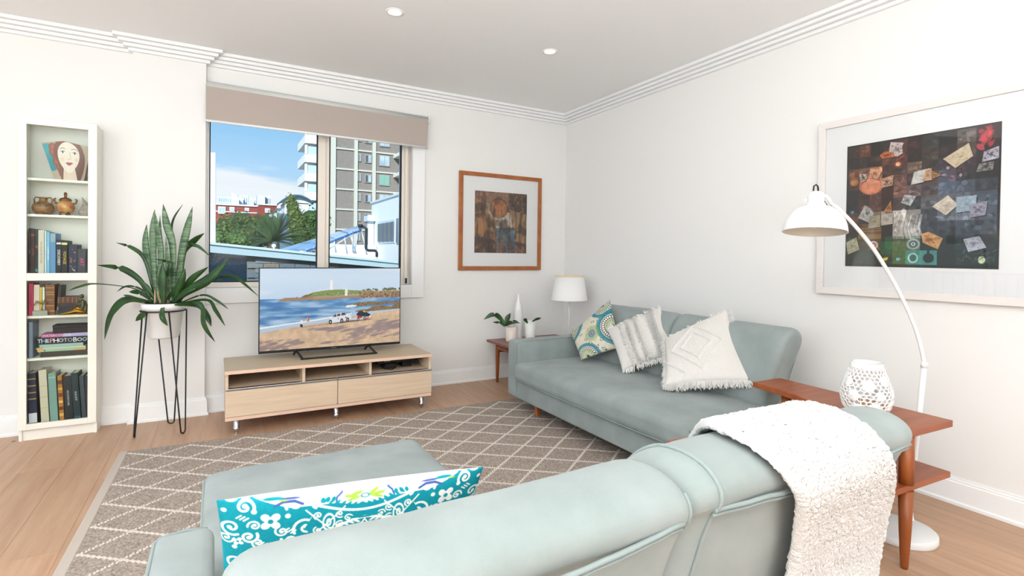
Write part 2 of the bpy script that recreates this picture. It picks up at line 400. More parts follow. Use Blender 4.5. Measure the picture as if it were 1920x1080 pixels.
run([(XL, YB), (PX0, YB), (PX0, PY), (PX1, PY), (PX1, YB), (XR, YB)], skirt, 'baseboard_back', trim_m)
run([(XR, YB), (XR, YR)], skirt, 'baseboard_right', trim_m)

# architrave round the window (right leg and sill board; the head sits behind the blind)
ar = MB(); ar.box((WX1, YB-.018, WZ0-.115), (WX1+.115, YB, WZ1+.06)); ar.box((PX1+.001, YB-.018, WZ0-.115), (WX1, YB, WZ0)); ar.box((PX1+.001, YB-.018, WZ1), (WX1, YB, WZ1+.06))
struct('trim_2', ar, trim_m, bevel=.003)
# window
win = struct('window_1', MB().box((WX0+.002, 4.60, WZ0+.001), (WX0+.014, 4.69, WZ1-.001)).box((WX1-.075, 4.60, WZ0+.001), (WX1-.001, 4.69, WZ1-.001)).box((WX0+.014, 4.60, WZ0+.001), (WX1-.075, 4.69, WZ0+.04)).box((WX0+.014, 4.60, WZ1-.04), (WX1-.075, 4.69, WZ1-.001)), winframe_m, bevel=.003)
MXa, MXb = .728, .818
struct('window_mullion', MB().box((MXa, 4.595, WZ0+.04), (MXa+.06, 4.66, WZ1-.04)).box((MXa+.058, 4.607, WZ0+.04), (MXb, 4.65, WZ1-.04)), winframe_m, win, bevel=.003)
g = MB()
def ring(mb, x0, x1, z0, z1, y0, y1, t):
    mb.box((x0, y0, z0), (x0+t, y1, z1)); mb.box((x1-t, y0, z0), (x1, y1, z1)); mb.box((x0+t, y0, z0), (x1-t, y1, z0+t)); mb.box((x0+t, y0, z1-t), (x1-t, y1, z1))
ring(g, WX0+.014, MXa, WZ0+.04, WZ1-.04, 4.612, 4.64, .008); struct('window_gasket', g, gasket_m, win)
g = MB(); ring(g, MXb, WX1-.075, WZ0+.04, WZ1-.04, 4.612, 4.64, .010); struct('window_gasket', g, gasket_m, win)
struct('window_pane', MB().box((WX0+.022, 4.628, WZ0+.048), (MXa-.008, 4.632, WZ1-.048)), GLASSW, win)
struct('window_pane', MB().box((MXb+.008, 4.628, WZ0+.048), (WX1-.083, 4.632, WZ1-.048)), GLASSW, win)
struct('window_stop', MB().box((WX1-.055, 4.565, WZ0+.06), (WX1-.03, 4.60, WZ1-.05)), winframe_m, win, bevel=.002)
struct('window_latch', MB().box((WX1-.05, 4.552, WZ0+.012), (WX1-.034, 4.566, WZ0+.06)), black_m, win)
# glazed balcony door of the left wall (seen mirrored in the big picture)
dr = struct('door_1', MB().box((XL-.11, LY0, 0), (XL-.04, LY0+.06, LZ)).box((XL-.11, LY1-.06, 0), (XL-.04, LY1, LZ)).box((XL-.11, LY0+.06, LZ-.06), (XL-.04, LY1-.06, LZ)).box((XL-.11, LY0+.06, 0), (XL-.04, LY1-.06, .05)).box((XL-.11, 2.62, .05), (XL-.04, 2.68, LZ-.06)), winframe_m, bevel=.003)
struct('door_pane', MB().box((XL-.08, LY0+.06, .05), (XL-.074, 2.62, LZ-.06)), GLASSW, dr)
struct('door_pane', MB().box((XL-.08, 2.68, .05), (XL-.074, LY1-.06, LZ-.06)), GLASSW, dr)

# roller blind
t = thing('roller_blind', 'taupe roller blind half lowered over the window on a pale grey tube', 'blind', (.78, 4.50, 2.16))
obj('blind_tube', MB().tube([(-.068, 4.486, 2.425), (1.633, 4.486, 2.405)], .030, 20), mat('blind_tube', '#c9cbc6', .45), t)
obj('tube_bracket', MB().box((1.633, 4.455, 2.37), (1.641, YB-.019, 2.44)), white_m, t, bevel=.002)
obj('blind_fabric', MB().hexa([(-.072, 4.459, 2.168), (1.622, 4.459, 2.162), (1.622, 4.461, 2.162), (-.072, 4.461, 2.168), (-.072, 4.459, 2.425), (1.628, 4.459, 2.405), (1.628, 4.461, 2.405), (-.072, 4.461, 2.425)]), mat('blind_cloth', '#b5a9a0', .9, spec=.1, bump=.15, bscale=500), t)
obj('bottom_rail', MB().tube([(-.075, 4.460, 2.162), (1.625, 4.460, 2.156)], .009, 12), white_m, t)
cp = MB(); cz = [(-.062, 4.47, 2.40-i*.03) for i in range(48)]
cp.tube(cz, .0015, 5); cp.tube([(-.050, 4.465, 2.40-i*.03) for i in range(47)]+[(-.056, 4.465, .985), (-.062, 4.47, .992)], .0015, 5)
obj('cord_loop', cp, white_m, t)

# recessed ceiling lights
glow = mat('lamp_glow', '#fff3d8', .5, emit='#ffe6ba', es=2.2)
for i, (lx, ly, lb) in enumerate(((.93, 3.146, 'round recessed ceiling light above the television side, nearer the window pier'), (2.066, 3.163, 'round recessed ceiling light nearer the right wall cornice'))):
    t = thing('downlight', lb, 'ceiling light', (lx, ly, ZC), group='recessed ceiling downlights')
    obj('rim', MB().lathe([(.056, -.0005), (.055, -.004), (.045, -.005), (.040, -.002), (.040, -.0005)], (lx, ly, ZC), 32), white_m, t)
    obj('lamp_disc', MB().lathe([(.0001, -.0022), (.038, -.0022)], (lx, ly, ZC), 28), glow, t)

# wall socket behind the table lamp
t = thing('wall_socket', 'small white double power socket low on the right wall by the corner', 'socket', (XR, 4.33, .44))
obj('faceplate', MB().box((XR-.010, 4.27, .40), (XR, 4.39, .475)), white_m, t, bevel=.003)
for q in (4.30, 4.36): obj('outlet', MB().box((XR-.0125, q-.012, .42), (XR-.010, q+.012, .445)), mat('socket_grey', '#c9c9c9', .5), t)

# ================================================================ OUTDOORS
out_white = mat('render_white', '#eceff1', .8, spec=.2)
out_cream = mat('tower_concrete', '#c3c3b8', .85, spec=.15)
out_bal = mat('balcony_white', '#efece2', .8, spec=.2)
def struct_ext(name, mb, m, parent=None, bevel=0): return obj(name, mb, m, parent, bevel)
gr = struct('ground', MB().box((-60, -200, -9.2), (300, 400, -9)), mat('street_ground', '#6f7a66', .95, var='#59634f', vscale=.2))
struct('sea', MB().box((-900, -500, -14.2), (-60, 700, -14)), mat('sea_water', '#7fa9c6', .35, var='#6f9ab8', vscale=.05))
# balcony outside the glazed door with its rail
t = thing('balcony', 'dark balcony deck with a black rail outside the glazed side door', 'balcony', (-4.1, 2.6, -.05))
obj('deck', MB().box((-5.0, .8, -.15), (XL-.16, 4.5, -.03)), mat('deck_grey', '#77726c', .8), t)
obj('handrail', MB().box((-5.0, .8, .98), (-4.96, 4.5, 1.02)), black_m, t)
for i in range(26): obj('baluster', MB().box((-4.99, .85+i*.145, -.03), (-4.975, .865+i*.145, .98)), black_m, t)

# --- neighbouring brick house with a sloping fascia
A0 = np.array((-0.176,9.000,1.359)); A1 = np.array((3.040,9.000,1.054)); A2 = np.array((-0.176,9.000,1.324)); A3 = np.array((3.040,9.000,1.016))
B0 = np.array((-0.175,9.000,1.206)); B1 = np.array((3.041,9.000,0.931))
t = thing('neighbouring_house', 'grey brick house below the window with a pale blue sloping roof edge', 'house', (1.6, 10, -9))
blue_m = mat('fascia_blue', '#9fb6bf', .55)
def slab(mb, p0, p1, q0, q1, y0, y1):
    return mb.hexa([(q0[0], y0, q0[2]), (q1[0], y0, q1[2]), (q1[0], y1, q1[2]), (q0[0], y1, q0[2]), (p0[0], y0, p0[2]), (p1[0], y0, p1[2]), (p1[0], y1, p1[2]), (p0[0], y1, p0[2])])
obj('roof_sheet', slab(MB(), A0, A1, A0-(0, 0, .02), A1-(0, 0, .02), 8.95, 14.9), mat('roof_sheet', '#aebfc6', .5), t)
obj('gutter_lip', slab(MB(), A0, A1, A2, A3, 8.92, 9.0), mat('fascia_lip', '#aec4cc', .5), t)
obj('fascia', slab(MB(), A2, A3, B0, B1, 8.96, 9.02), blue_m, t)
wx0 = (-0.065,9.100,0.823)[0]; wx1 = (0.412,9.100,0.819)[0]; ztop = B0[2]-.0; zbot = -.6
def zs(x): return B0[2]+(B1[2]-B0[2])*(x-B0[0])/(B1[0]-B0[0])+.02
obj('mortar_wall', MB().hexa([(wx1, 9.14, -9), (3.6, 9.14, -9), (3.6, 9.4, -9), (wx1, 9.4, -9), (wx1, 9.14, zs(wx1)), (3.6, 9.14, zs(3.6)), (3.6, 9.4, zs(3.6)), (wx1, 9.4, zs(wx1))]), mat('mortar', '#6f6f6c', .9), t)
obj('dark_glazing', MB().hexa([(wx0-.8, 9.16, .30), (wx1, 9.16, .30), (wx1, 9.2, .30), (wx0-.8, 9.2, .30), (wx0-.8, 9.16, zs(wx0-.8)), (wx1, 9.16, zs(wx1)), (wx1, 9.2, zs(wx1)), (wx0-.8, 9.2, zs(wx0-.8))]), mat('dark_glazing', '#122636', .15, coat=.3), t)
obj('glazing_sill', MB().box((wx0-.8, 9.02, .22), (wx1, 9.2, .30)), mat('sill_white', '#b9c3c8', .6), t)
bl, bh = .23, .076
bm_ = [mat('brick_'+n, c, .9, spec=.15, var=v, vscale=20) for n, c, v in (('grey', '#7f8688', '#6f777b'), ('blue', '#6c7a82', '#5c6b75'), ('tan', '#8c8479', '#766c62'))]
bmesh_box = {}
for mi in range(3):
    mb = MB().box((0, 0, 0), (bl-.008, .05, bh-.009)); me = bpy.data.meshes.new('brick'); me.from_pydata(mb.v, [], mb.f); me.materials.append(bm_[mi]); bmesh_box[mi] = me
rr = random.Random(3); nb = 0
for r_ in range(13):
    z = 1.42-r_*bh
    xx = wx1-(.115 if r_ % 2 else 0); ci = 0; nxt = 0
    while xx < 3.55:
        if nxt <= 0: ci = rr.choice([0, 0, 1, 1, 2]); nxt = rr.randint(1, 4)
        nxt -= 1
        if xx >= wx1-.01 and z+bh < zs(xx+bl)-.01 and z > .62 and nb < 290:
            o = link('brick', bmesh_box[ci], t); o.location = (xx-1.6, 9.10-10, z+9); nb += 1
        xx += bl
# --- white pier at the far left
solo('white_pier', MB().hexa([(-0.537,11.000,0.938), (-0.009,11.000,0.938), tuple(np.array((-0.009,11.000,0.938))+(0, .6, 0)), tuple(np.array((-0.537,11.000,0.938))+(0, .6, 0)), (-0.544,11.000,2.981), (-0.018,11.000,3.011), tuple(np.array((-0.018,11.000,3.011))+(0, .6, 0)), tuple(np.array((-0.544,11.000,2.981))+(0, .6, 0))]), mat('pier_white', '#d7dde2', .7), (-0.213,11.000,0.938), 'tall plain white pillar at the left edge of the window view', 'pillar', bevel=.01)
# --- solar panel on a tilted frame
t = thing('solar_array', 'blue tilted solar panels on an aluminium frame on the neighbouring roof', 'solar panel', (1.870,11.500,1.261))
q = [np.array(p) for p in ((1.165,12.200,1.286), (1.455,10.600,1.282), (2.485,10.600,1.724), (1.670,13.200,1.562))]
# q0 far low, q1 near low, q2 near high ; far high follows
q[3] = np.array((1.624,13.200,1.555))
far_hi = np.array((2.858,12.400,1.861))
def lerp(a, b, t_): return a+(b-a)*t_
lo0, lo1 = q[0], q[1]; hi0, hi1 = far_hi, q[2]
nn = np.cross(lo1-lo0, hi1-lo1); nn = nn/np.linalg.norm(nn); nn = nn if nn[2] > 0 else -nn
solar_m = mat('solar_blue', '#6f97c2', .3, coat=.3, var='#a9bfd8', vscale=1.5)
for i in range(2):
    for j in range(4):
        a = lerp(lerp(lo0, lo1, i/2+.01), lerp(hi0, hi1, i/2+.01), j/4+.01); b_ = lerp(lerp(lo0, lo1, (i+1)/2-.01), lerp(hi0, hi1, (i+1)/2-.01), j/4+.01)
        c_ = lerp(lerp(lo0, lo1, (i+1)/2-.01), lerp(hi0, hi1, (i+1)/2-.01), (j+1)/4-.01); d_ = lerp(lerp(lo0, lo1, i/2+.01), lerp(hi0, hi1, i/2+.01), (j+1)/4-.01)
        obj('panel', MB().hexa([tuple(p-nn*.04) for p in (a, b_, c_, d_)]+[tuple(p) for p in (a, b_, c_, d_)]), solar_m, t)
alu = mat('aluminium', '#c8d4dc', .4, met=.6)
obj('edge_rail', MB().tube([tuple(lo1-nn*.05), tuple(hi1-nn*.05)], .022, 6), mat('dark_blue_edge', '#2b5d94', .4), t)
for a, b_ in (((2.495,10.600,1.714), (2.616,10.600,1.185)), ((2.444,10.600,1.691), (2.365,10.600,1.203)), ((2.269,10.600,1.622), (2.406,10.600,1.203)), ((2.167,10.600,1.577), (2.231,10.600,1.201)), ((2.320,10.600,1.655), (2.344,10.600,1.224)), ((1.977,10.600,1.498), (2.019,10.600,1.219)), ((1.841,10.600,1.258), (2.464,10.600,1.681)), ((1.570,10.600,1.254), (1.626,10.600,1.336)), ((1.646,10.600,1.234), (1.684,10.600,1.337)), ((1.512,10.600,1.253), (1.840,10.600,1.381))):
    obj('strut', MB().tube([a, b_], .014, 6), alu, t)
obj('manifold', MB().tube([(2.431,10.550,1.752), (2.515,10.550,1.755)], .035, 8), black_m, t)
solo('black_pipe', MB().tube([(2.489,10.400,1.737), (2.552,10.400,1.698), (2.550,10.400,1.310), (2.586,10.400,1.274), (2.733,10.400,1.271), (2.760,10.400,1.229), (2.761,10.400,1.145)], .028, 8), mat('pipe_black', '#23282a', .5), (2.755,10.400,1.145), 'black pipe bending down from the top of the solar panels', 'pipe')
# --- white building on the right
t = thing('white_building', 'bright white flat-roofed building with grey shuttered windows at right of the view', 'building', (4.6, 13, -9))
xw = 4.0
c0 = (4.000,15.691,2.702); yfar = c0[1]; zt = c0[2]
obj('wall', MB().box((xw, 9.8, -9), (xw+6, yfar, zt)), out_white, t)
obj('parapet_cap', MB().box((xw-.04, 9.8, zt), (xw+6, yfar+.04, zt+.05)), mat('cap_white', '#dfe5ea', .6), t)
wA = (3.980,14.886,2.121); wB = (3.980,13.294,2.110); wz0 = (3.980,14.864,1.500)[2]
obj('window_recess', MB().box((xw-.02, wB[1], wz0), (xw+.05, wA[1], wA[2])), mat('shutter_white', '#d4dde3', .5), t)
for i in range(4):
    ya = wB[1]+(wA[1]-wB[1])*(i+.08)/4; yb_ = wB[1]+(wA[1]-wB[1])*(i+.92)/4-.03
    obj('shutter_panel', MB().box((xw-.05, ya, wz0+.06), (xw-.03, yb_, wA[2]-.07)), mat('shutter_grey', '#68727a', .5), t)
wA = (3.980,13.087,2.112); wB = (3.980,12.091,2.133)
obj('side_window', MB().box((xw-.05, wB[1], wz0), (xw-.02, wA[1], wA[2])), mat('glass_blue', '#7d93a3', .2), t)
obj('downpipe', MB().box((xw-.18, yfar-.35, -9), (xw-.02, yfar-.18, (3.980,15.600,2.331)[2])), mat('pipe_white', '#dce6ea', .5), t)
obj('hopper', MB().box((xw-.24, yfar-.5, (3.980,15.594,2.157)[2]), (xw-.01, yfar-.05, (3.980,15.599,2.315)[2])), mat('pipe_white', '#dce6ea', .5), t)
solo('terrace_wall', MB().box(((2.604,15.000,1.449)[0], 15.0, -9), (3.97, 15.3, (2.998,15.000,1.458)[2])), out_white, (2.6, 15.0, -9), 'low white terrace wall behind the solar panels', 'wall')
# --- tall tower block
t = thing('tower_block', 'tall brown brick apartment tower with cream bands and rows of windows', 'building', (20, 80, -9))
TY = 75.0
x_l = (13.294,75.000,11.809)[0]; x_r = (26.430,75.000,12.949)[0]; brick_t = mat('tower_brick', '#8d8781', .9, spec=.15, var='#827b76', vscale=3, bump=.1, bscale=3)
brick_s = brick_t
obj('core', MB().box((x_l, TY+.3, -9), (x_r, TY+14, 32)), brick_t, t)
za = (16.609,75.000,15.814)[2]; zb = (16.632,75.000,13.021)[2]; FH = za-zb
xc = [(13.364,75.000,11.816)[0], (14.169,75.000,11.885)[0], (16.640,75.000,12.100)[0], (17.115,75.000,12.141)[0], (19.160,75.000,12.318)[0], (19.651,75.000,12.361)[0]]
for a, b_ in ((xc[0], xc[1]), (xc[2], xc[3]), (xc[4], xc[5])): obj('pilaster', MB().box((a, TY-.1, -9), (b_, TY+.4, 32)), out_cream, t)
for i in range(-3, 9):
    z = za-FH*i
    if z < -9: continue
    obj('floor_band', MB().box((x_l, TY+.1, z-.16), (x_r, TY+.35, z+.06)), out_cream, t)
wgl = mat('tower_glass', '#8ea7b4', .15, var='#b9c8cc', vscale=.7); wgd = mat('tower_glass_dark', '#4e565d', .2); wfr = mat('tower_window_frame', '#9a9c9b', .5); wgg = mat('tower_glass_green', '#7fae9d', .3)
w1 = [(17.189,75.000,12.147)[0], (17.630,75.000,12.185)[0]]; w2 = [(18.149,75.000,12.230)[0], (19.084,75.000,12.312)[0]]; w3 = [(20.184,75.000,12.407)[0], (21.689,75.000,12.537)[0]]; w4 = [(22.709,75.000,12.626)[0], (23.264,75.000,12.674)[0]]
for i in range(-2, 6):
    z1 = (18.532,75.000,15.276)[2]-FH*i; z0_ = z1-FH*.41
    for a, b_, zz1, zz0, m in ((w1[0], w1[1], z1+.05, z0_+.1, wgd), (w2[0], w2[1], z1, z0_, wgd), (w3[0], w3[1], z1+.15, z0_-.25, wgl if i != 1 else wgg)):
        if zz0 < -1: continue
        f = obj('window', MB().box((a, TY+.12, zz0), (b_, TY+.32, zz1)), wfr, t)
        wd = (b_-a); half = a+wd*.5
        obj('pane', MB().box((a+.1, TY+.08, zz0+.1), (half-.05, TY+.12, zz1-.1)), m, f)
        obj('pane', MB().box((half+.05, TY+.08, zz0+.1), (b_-.1, TY+.12, zz1-.1)), wgl if m is wgd else m, f)
for i in range(-3, 5):
    z = (22.536,73.000,15.382)[2]-FH*i
    xa = (22.257,73.000,12.335)[0]
    obj('balcony_slab', MB().box((xa, 72.5, z-.2), (xa+6, TY+.3, z+.25)), out_bal, t)
    obj('balcony_glass', MB().box((xa, 72.5, z+.25), (xa+6, 72.6, z+1.3)), mat('rail_glass', '#7f98a8', .2), t)
rail_g = mat('rail_glass_pale', '#b5cfe2', .25)
for i, (vt, vb) in enumerate(((262, 268), (289, 300), (323.5, 335), (358, 369.5), (392, 400), (430, 436))):
    z1 = ((10.602,78.000,17.276)[2]-((10.602,78.000,17.276)[2]-(10.620,78.000,14.692)[2])*i); xa, xb = (10.400,76.500,11.748)[0], x_l+.2
    obj('balcony_slab', MB().box((xa, 76.5, z1-1.0), (xb, 84, z1-.75)), out_bal, t)
    obj('balcony_parapet', MB().box((xa, 76.5, z1-.75), (xb, 76.8, z1+.1)).box((xa, 76.8, z1-.75), (xa+.35, 84, z1+.1)), out_bal, t)
    obj('balcony_post', MB().box((xa, 76.4, z1+.1), (xa+.3, 76.8, z1+1.3)), out_bal, t)
    obj('balcony_glass', MB().box((xa+.4, 76.6, z1+.1), (xb, 76.7, z1+1.2)), rail_g, t)
obj('recess_wall', MB().box(((11.982,79.500,12.263)[0], 79.5, -9), (x_l+.2, 84.2, 30)), mat('recess_blue', '#9eb4c4', .7), t)
# --- curved-roof building
t = thing('vaulted_building', 'white building with a curved dark blue roof beside the tower balconies', 'building', (10, 60, -9))
a = (6.211,60.000,6.562); b_ = (8.578,60.000,6.709); c_ = (7.404,60.000,7.287)
obj('wall', MB().box((a[0], 60, -9), (b_[0], 64, a[2])), mat('pale_wall', '#dbe4ea', .8), t)
pts = [(a[0]-.4+(b_[0]-a[0]+.8)*i/16, a[2]+(c_[2]-a[2])*math.sin(PI*i/16)**.8-.1) for i in range(17)]
obj('gable', MB().prism(pts, 60, 60.4, Matrix(((1, 0, 0, 0), (0, 0, 1, 0), (0, 1, 0, 0), (0, 0, 0, 1)))), mat('pale_wall', '#dbe4ea', .8), t)
mb = MB(); mb.sweep([[(x_, 59.4, z_), (x_, 64, z_), (x_, 64, z_+.2), (x_, 59.4, z_+.2)] for x_, z_ in pts]); obj('roof', mb, mat('roof_slate', '#3f6377', .5), t)
for i in range(3):
    xx = a[0]+1+i*1.1; obj('window', MB().box((xx, 59.9, a[2]-2.2), (xx+.5, 60, a[2]-.9)), wgd, t)
# --- blue-grey house with arched white gable
t = thing('arched_house', 'slate blue house with a white arched gable behind the palm', 'house', (6, 40, -9))
a = (3.634,40.000,4.002); b_ = (4.910,40.000,3.879); lo = (3.648,40.000,1.738); g0 = (3.157,39.500,3.835); g1 = (3.589,39.500,3.967)
obj('wall', MB().hexa([(a[0], 40, -9), (b_[0], 40, -9), (b_[0], 46, -9), (a[0], 46, -9), (a[0], 40, a[2]), (b_[0], 40, b_[2]), (b_[0], 46, b_[2]), (a[0], 46, a[2])]), mat('slate_wall', '#5d7488', .8), t)
obj('gable', MB().hexa([(g0[0], 39.5, -9), (g1[0], 39.5, -9), (g1[0], 46, -9), (g0[0], 46, -9), (g0[0], 39.5, g0[2]), (g1[0], 39.5, g1[2]), (g1[0], 46, g1[2]), (g0[0], 46, g0[2])]), mat('gable_white', '#dfe7ee', .7), t)
ac = (3.368,39.400,3.256); pts = [(ac[0]+.17*math.cos(q_), ac[2]+.3*math.sin(q_)) for q_ in [PI*i/8 for i in range(9)]]+[(ac[0]-.17, ac[2]-1.5), (ac[0]+.17, ac[2]-1.5)]
obj('arch_window', MB().prism(pts, 39.4, 39.5, Matrix(((1, 0, 0, 0), (0, 0, 1, 0), (0, 1, 0, 0), (0, 0, 0, 1)))), mat('arch_glass', '#51697c', .3), t)
# --- red brick building
t = thing('red_brick_building', 'long red brick building with white-framed windows behind the trees', 'building', (0, 70, -9))
red = mat('red_brick', '#9a4b3d', .9, var='#8a3f33', vscale=2)
a = (-0.116,70.000,6.692); m1 = (4.370,70.000,6.958); e = (6.264,69.000,6.864); 
obj('wall', MB().box((a[0]-4, 70, -9), (m1[0], 84, a[2])), red, t)
obj('side_wing', MB().box((m1[0]-.1, 69, -9), (e[0], 84, e[2])), mat('red_brick_dark', '#8d3f35', .9, var='#7c362d', vscale=2), t)
obj('coping', MB().box((a[0]-4, 69.8, a[2]), (m1[0], 84, a[2]+.18)), mat('coping', '#cfd3d6', .7), t)
obj('coping', MB().box((m1[0], 68.8, e[2]), (e[0]+.1, 84, e[2]+.15)), mat('coping', '#cfd3d6', .7), t)
obj('string_course', MB().box((a[0]-4, 69.85, (-0.112,70.000,5.891)[2]), (m1[0], 70, (-0.113,70.000,6.014)[2])), mat('coping', '#cfd3d6', .7), t)
WB = [((0.152,69.800,6.507), (0.910,69.800,5.684)), ((1.314,69.800,6.512), (1.809,69.800,6.073)), ((2.888,69.800,6.508), (3.340,69.800,6.123)), ((4.979,68.800,6.490), (5.527,68.800,5.981))]
for p0, p1 in WB:
    f = obj('window', MB().box((p0[0], p0[1], p1[2]), (p1[0], p0[1]+.3, p0[2])), mat('white_window', '#e9eef2', .6), t)
    n_ = 3 if p1[0]-p0[0] > .8 else 2
    for k in range(n_):
        wd = (p1[0]-p0[0]-.1)/n_; obj('pane', MB().box((p0[0]+.06+k*wd, p0[1]-.05, p1[2]+.1), (p0[0]+k*wd+wd-.0, p0[1], p0[2]-.1)), mat('pane_blue', '#a9c0cf', .2), f)
# small annex with porch right of the brick wing
t = thing('porch_building', 'small dark porch building with white posts right of the red brick wing', 'building', (6.333,66.000,5.779))
p0, p1 = (5.882,66.000,6.184), (6.784,66.000,5.740)
obj('roof', MB().box((p0[0], 65, p0[2]-.15), (p1[0], 70, p0[2]+.1)), mat('porch_roof', '#5a6a78', .6), t)
obj('wall', MB().box((p0[0]+.1, 67, p1[2]-6), (p1[0]-.1, 70, p0[2]-.15)), mat('porch_wall', '#7b8b99', .7), t)
for k in range(4): obj('post', MB().box((p0[0]+.1+k*(p1[0]-p0[0]-.3)/3, 65.1, p1[2]-6), (p0[0]+.22+k*(p1[0]-p0[0]-.3)/3, 65.2, p0[2]-.15)), mat('post_white', '#e9eef2', .6), t)
# --- white apartments far behind
t = thing('white_apartments', 'distant stepped white apartment block with blue-grey windows', 'building', (0, 100, -9))
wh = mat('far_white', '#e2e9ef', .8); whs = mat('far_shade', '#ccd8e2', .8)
BL = [((0.210,100.000,10.435), (2.154,100.000,9.183)), ((2.079,97.000,11.018), (3.160,97.000,9.007)), ((3.216,99.000,11.077), (3.856,99.000,9.206)), ((3.925,101.000,11.004), (4.908,101.000,9.425)), ((4.673,98.000,10.949), (5.398,98.000,9.219)), ((5.556,101.000,10.749), (6.058,101.000,9.494)), ((5.868,98.000,10.943), (7.089,98.000,9.319)), ((7.152,99.000,10.945), (7.987,99.000,9.269))]
for i, (p0, p1) in enumerate(BL):
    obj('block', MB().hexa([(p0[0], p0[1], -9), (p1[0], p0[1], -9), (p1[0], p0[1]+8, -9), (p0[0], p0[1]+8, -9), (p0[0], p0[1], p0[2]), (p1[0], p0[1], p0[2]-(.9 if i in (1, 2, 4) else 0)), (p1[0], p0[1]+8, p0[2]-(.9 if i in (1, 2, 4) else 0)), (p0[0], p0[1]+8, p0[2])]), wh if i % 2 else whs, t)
for r_ in range(2):
    for k in range(6):
        p0 = BL[0][0]; w__ = (BL[0][1][0]-p0[0])/6; obj('window', MB().box((p0[0]+k*w__+.05, p0[1]-.1, p0[2]-.75-r_*.75), (p0[0]+(k+1)*w__-.1, p0[1], p0[2]-.2-r_*.75)), mat('far_glass', '#9db5c6', .3), t)
for p0, p1, n_ in ((BL[3][0], BL[3][1], 3), (BL[5][0], BL[5][1], 2), (BL[7][0], BL[7][1], 3)):
    for k in range(n_): obj('window', MB().box((p0[0]+.12+k*(p1[0]-p0[0])/n_, p0[1]-.1, p0[2]-1.5), (p0[0]+(k+.75)*(p1[0]-p0[0])/n_, p0[1], p0[2]-.4)), mat('far_glass_dark', '#7890a2', .3), t)

# --- trees
def foliage(blobs, n, leaf, seed, jitter=.16, droop=0):
    rg = random.Random(seed); mb = MB()
    for (c, r) in blobs:
        nn_ = int(n*r[0]*r[2])
        for _ in range(nn_):
            d = Vector((rg.gauss(0, 1), rg.gauss(0, 1), rg.gauss(0, 1))).normalized()
            k = 1+rg.uniform(-jitter*2.2, jitter)
            lump = 1+.16*mnoise.noise(Vector(d)*3.1+Vector(c))
            p = Vector((c[0]+d.x*r[0]*k*lump, c[1]+d.y*r[1]*k*lump, c[2]+d.z*r[2]*k*lump))
            a = (d+Vector((rg.uniform(-.7, .7), rg.uniform(-.7, .7), rg.uniform(-.3, .9)))).normalized(); t1 = a.orthogonal().normalized(); t1.rotate(Matrix.Rotation(rg.uniform(0, 6.28), 3, a)); t2 = a.cross(t1)
            s_ = leaf*rg.uniform(.6, 1.3)
            mb.add([p-t1*s_, p-t2*s_*.5, p+t1*s_, p+t2*s_*.5], [(0, 1, 2, 3)])
    return mb
def leafmat(n, c1, c2): return mat(n, c1, .6, var=c2, vscale=1.1, spec=.2)
def tree(name, label, base, blobs, n, leaf, seed, c1, c2, group=None, h0=-9):
    t = thing(name, label, 'tree', (base[0], base[1], h0), group=group)
    obj('trunk', MB().tube([(base[0], base[1], h0), (base[0]+.1, base[1], (h0+base[2])/2), (base[0], base[1], base[2])], [.28, .22, .12], 8), mat('bark', '#5b4c3b', .9), t)
    mb = MB()
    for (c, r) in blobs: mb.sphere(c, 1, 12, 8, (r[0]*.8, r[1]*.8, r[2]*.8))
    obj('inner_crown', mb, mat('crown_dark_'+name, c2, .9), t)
    o = obj('foliage', foliage(blobs, n, leaf, seed), leafmat('leaf_'+name, c1, c2), t); o['kind'] = 'stuff'
    return t
def B(p, r): return (p, r)
tree('broadleaf_tree', 'wide bushy green tree in front of the red brick building', (0.918,30.000,1.296), [B((1.078,30.000,2.730), (0.880, 0.800, 0.592)), B((0.595,29.500,2.448), (0.800, 0.800, 0.629)), B((1.708,30.000,2.429), (0.960, 0.800, 0.592)), B((0.203,29.000,2.130), (0.560, 0.640, 0.592)), B((1.184,29.000,2.057), (1.040, 0.800, 0.666)), B((0.757,28.500,1.698), (1.280, 0.800, 0.592)), B((1.760,30.000,1.939), (1.040, 0.800, 0.592))], 620, .085, 1, '#70823f', '#38491f')
tree('small_leafy_tree', 'lighter green small tree between the brick wing and the palm', (2.348,33.000,1.327), [B((2.338,33.000,2.963), (0.600, 0.560, 0.444)), B((2.532,33.000,2.637), (0.600, 0.560, 0.592)), B((2.149,33.000,2.562), (0.640, 0.560, 0.592))], 700, .075, 2, '#6f8b40', '#3d5626')
tree('columnar_tree', 'tall narrow yellow-green tree in front of the vaulted building', (3.203,26.000,1.321), [B((2.960,26.000,3.638), (0.224, 0.320, 0.311)), B((3.030,26.000,3.325), (0.336, 0.360, 0.370)), B((3.101,26.000,2.961), (0.400, 0.400, 0.444)), B((3.194,26.000,2.549), (0.496, 0.400, 0.444)), B((3.288,26.000,2.135), (0.528, 0.400, 0.444)), B((3.336,26.000,1.816), (0.400, 0.400, 0.370))], 1500, .055, 3, '#8c9450', '#47592a')
tree('background_shrub', 'dark green bush below the tower balconies', (7.584,50.000,1.456), [B((7.428,50.000,4.421), (1.120, 0.960, 0.814)), B((7.928,50.000,4.108), (1.120, 0.800, 0.962)), B((7.346,50.000,3.270), (0.960, 0.800, 1.110))], 260, .13, 4, '#5f7a3c', '#2f4a22')
tree('low_shrub', 'bright green low shrub just above the roof edge at left', (0.077,16.000,1.245), [B((0.063,16.000,1.584), (0.176, 0.240, 0.207)), B((0.374,16.000,1.578), (0.240, 0.240, 0.192)), B((0.577,16.000,1.541), (0.200, 0.240, 0.148))], 4200, .04, 5, '#85a055', '#43602c')
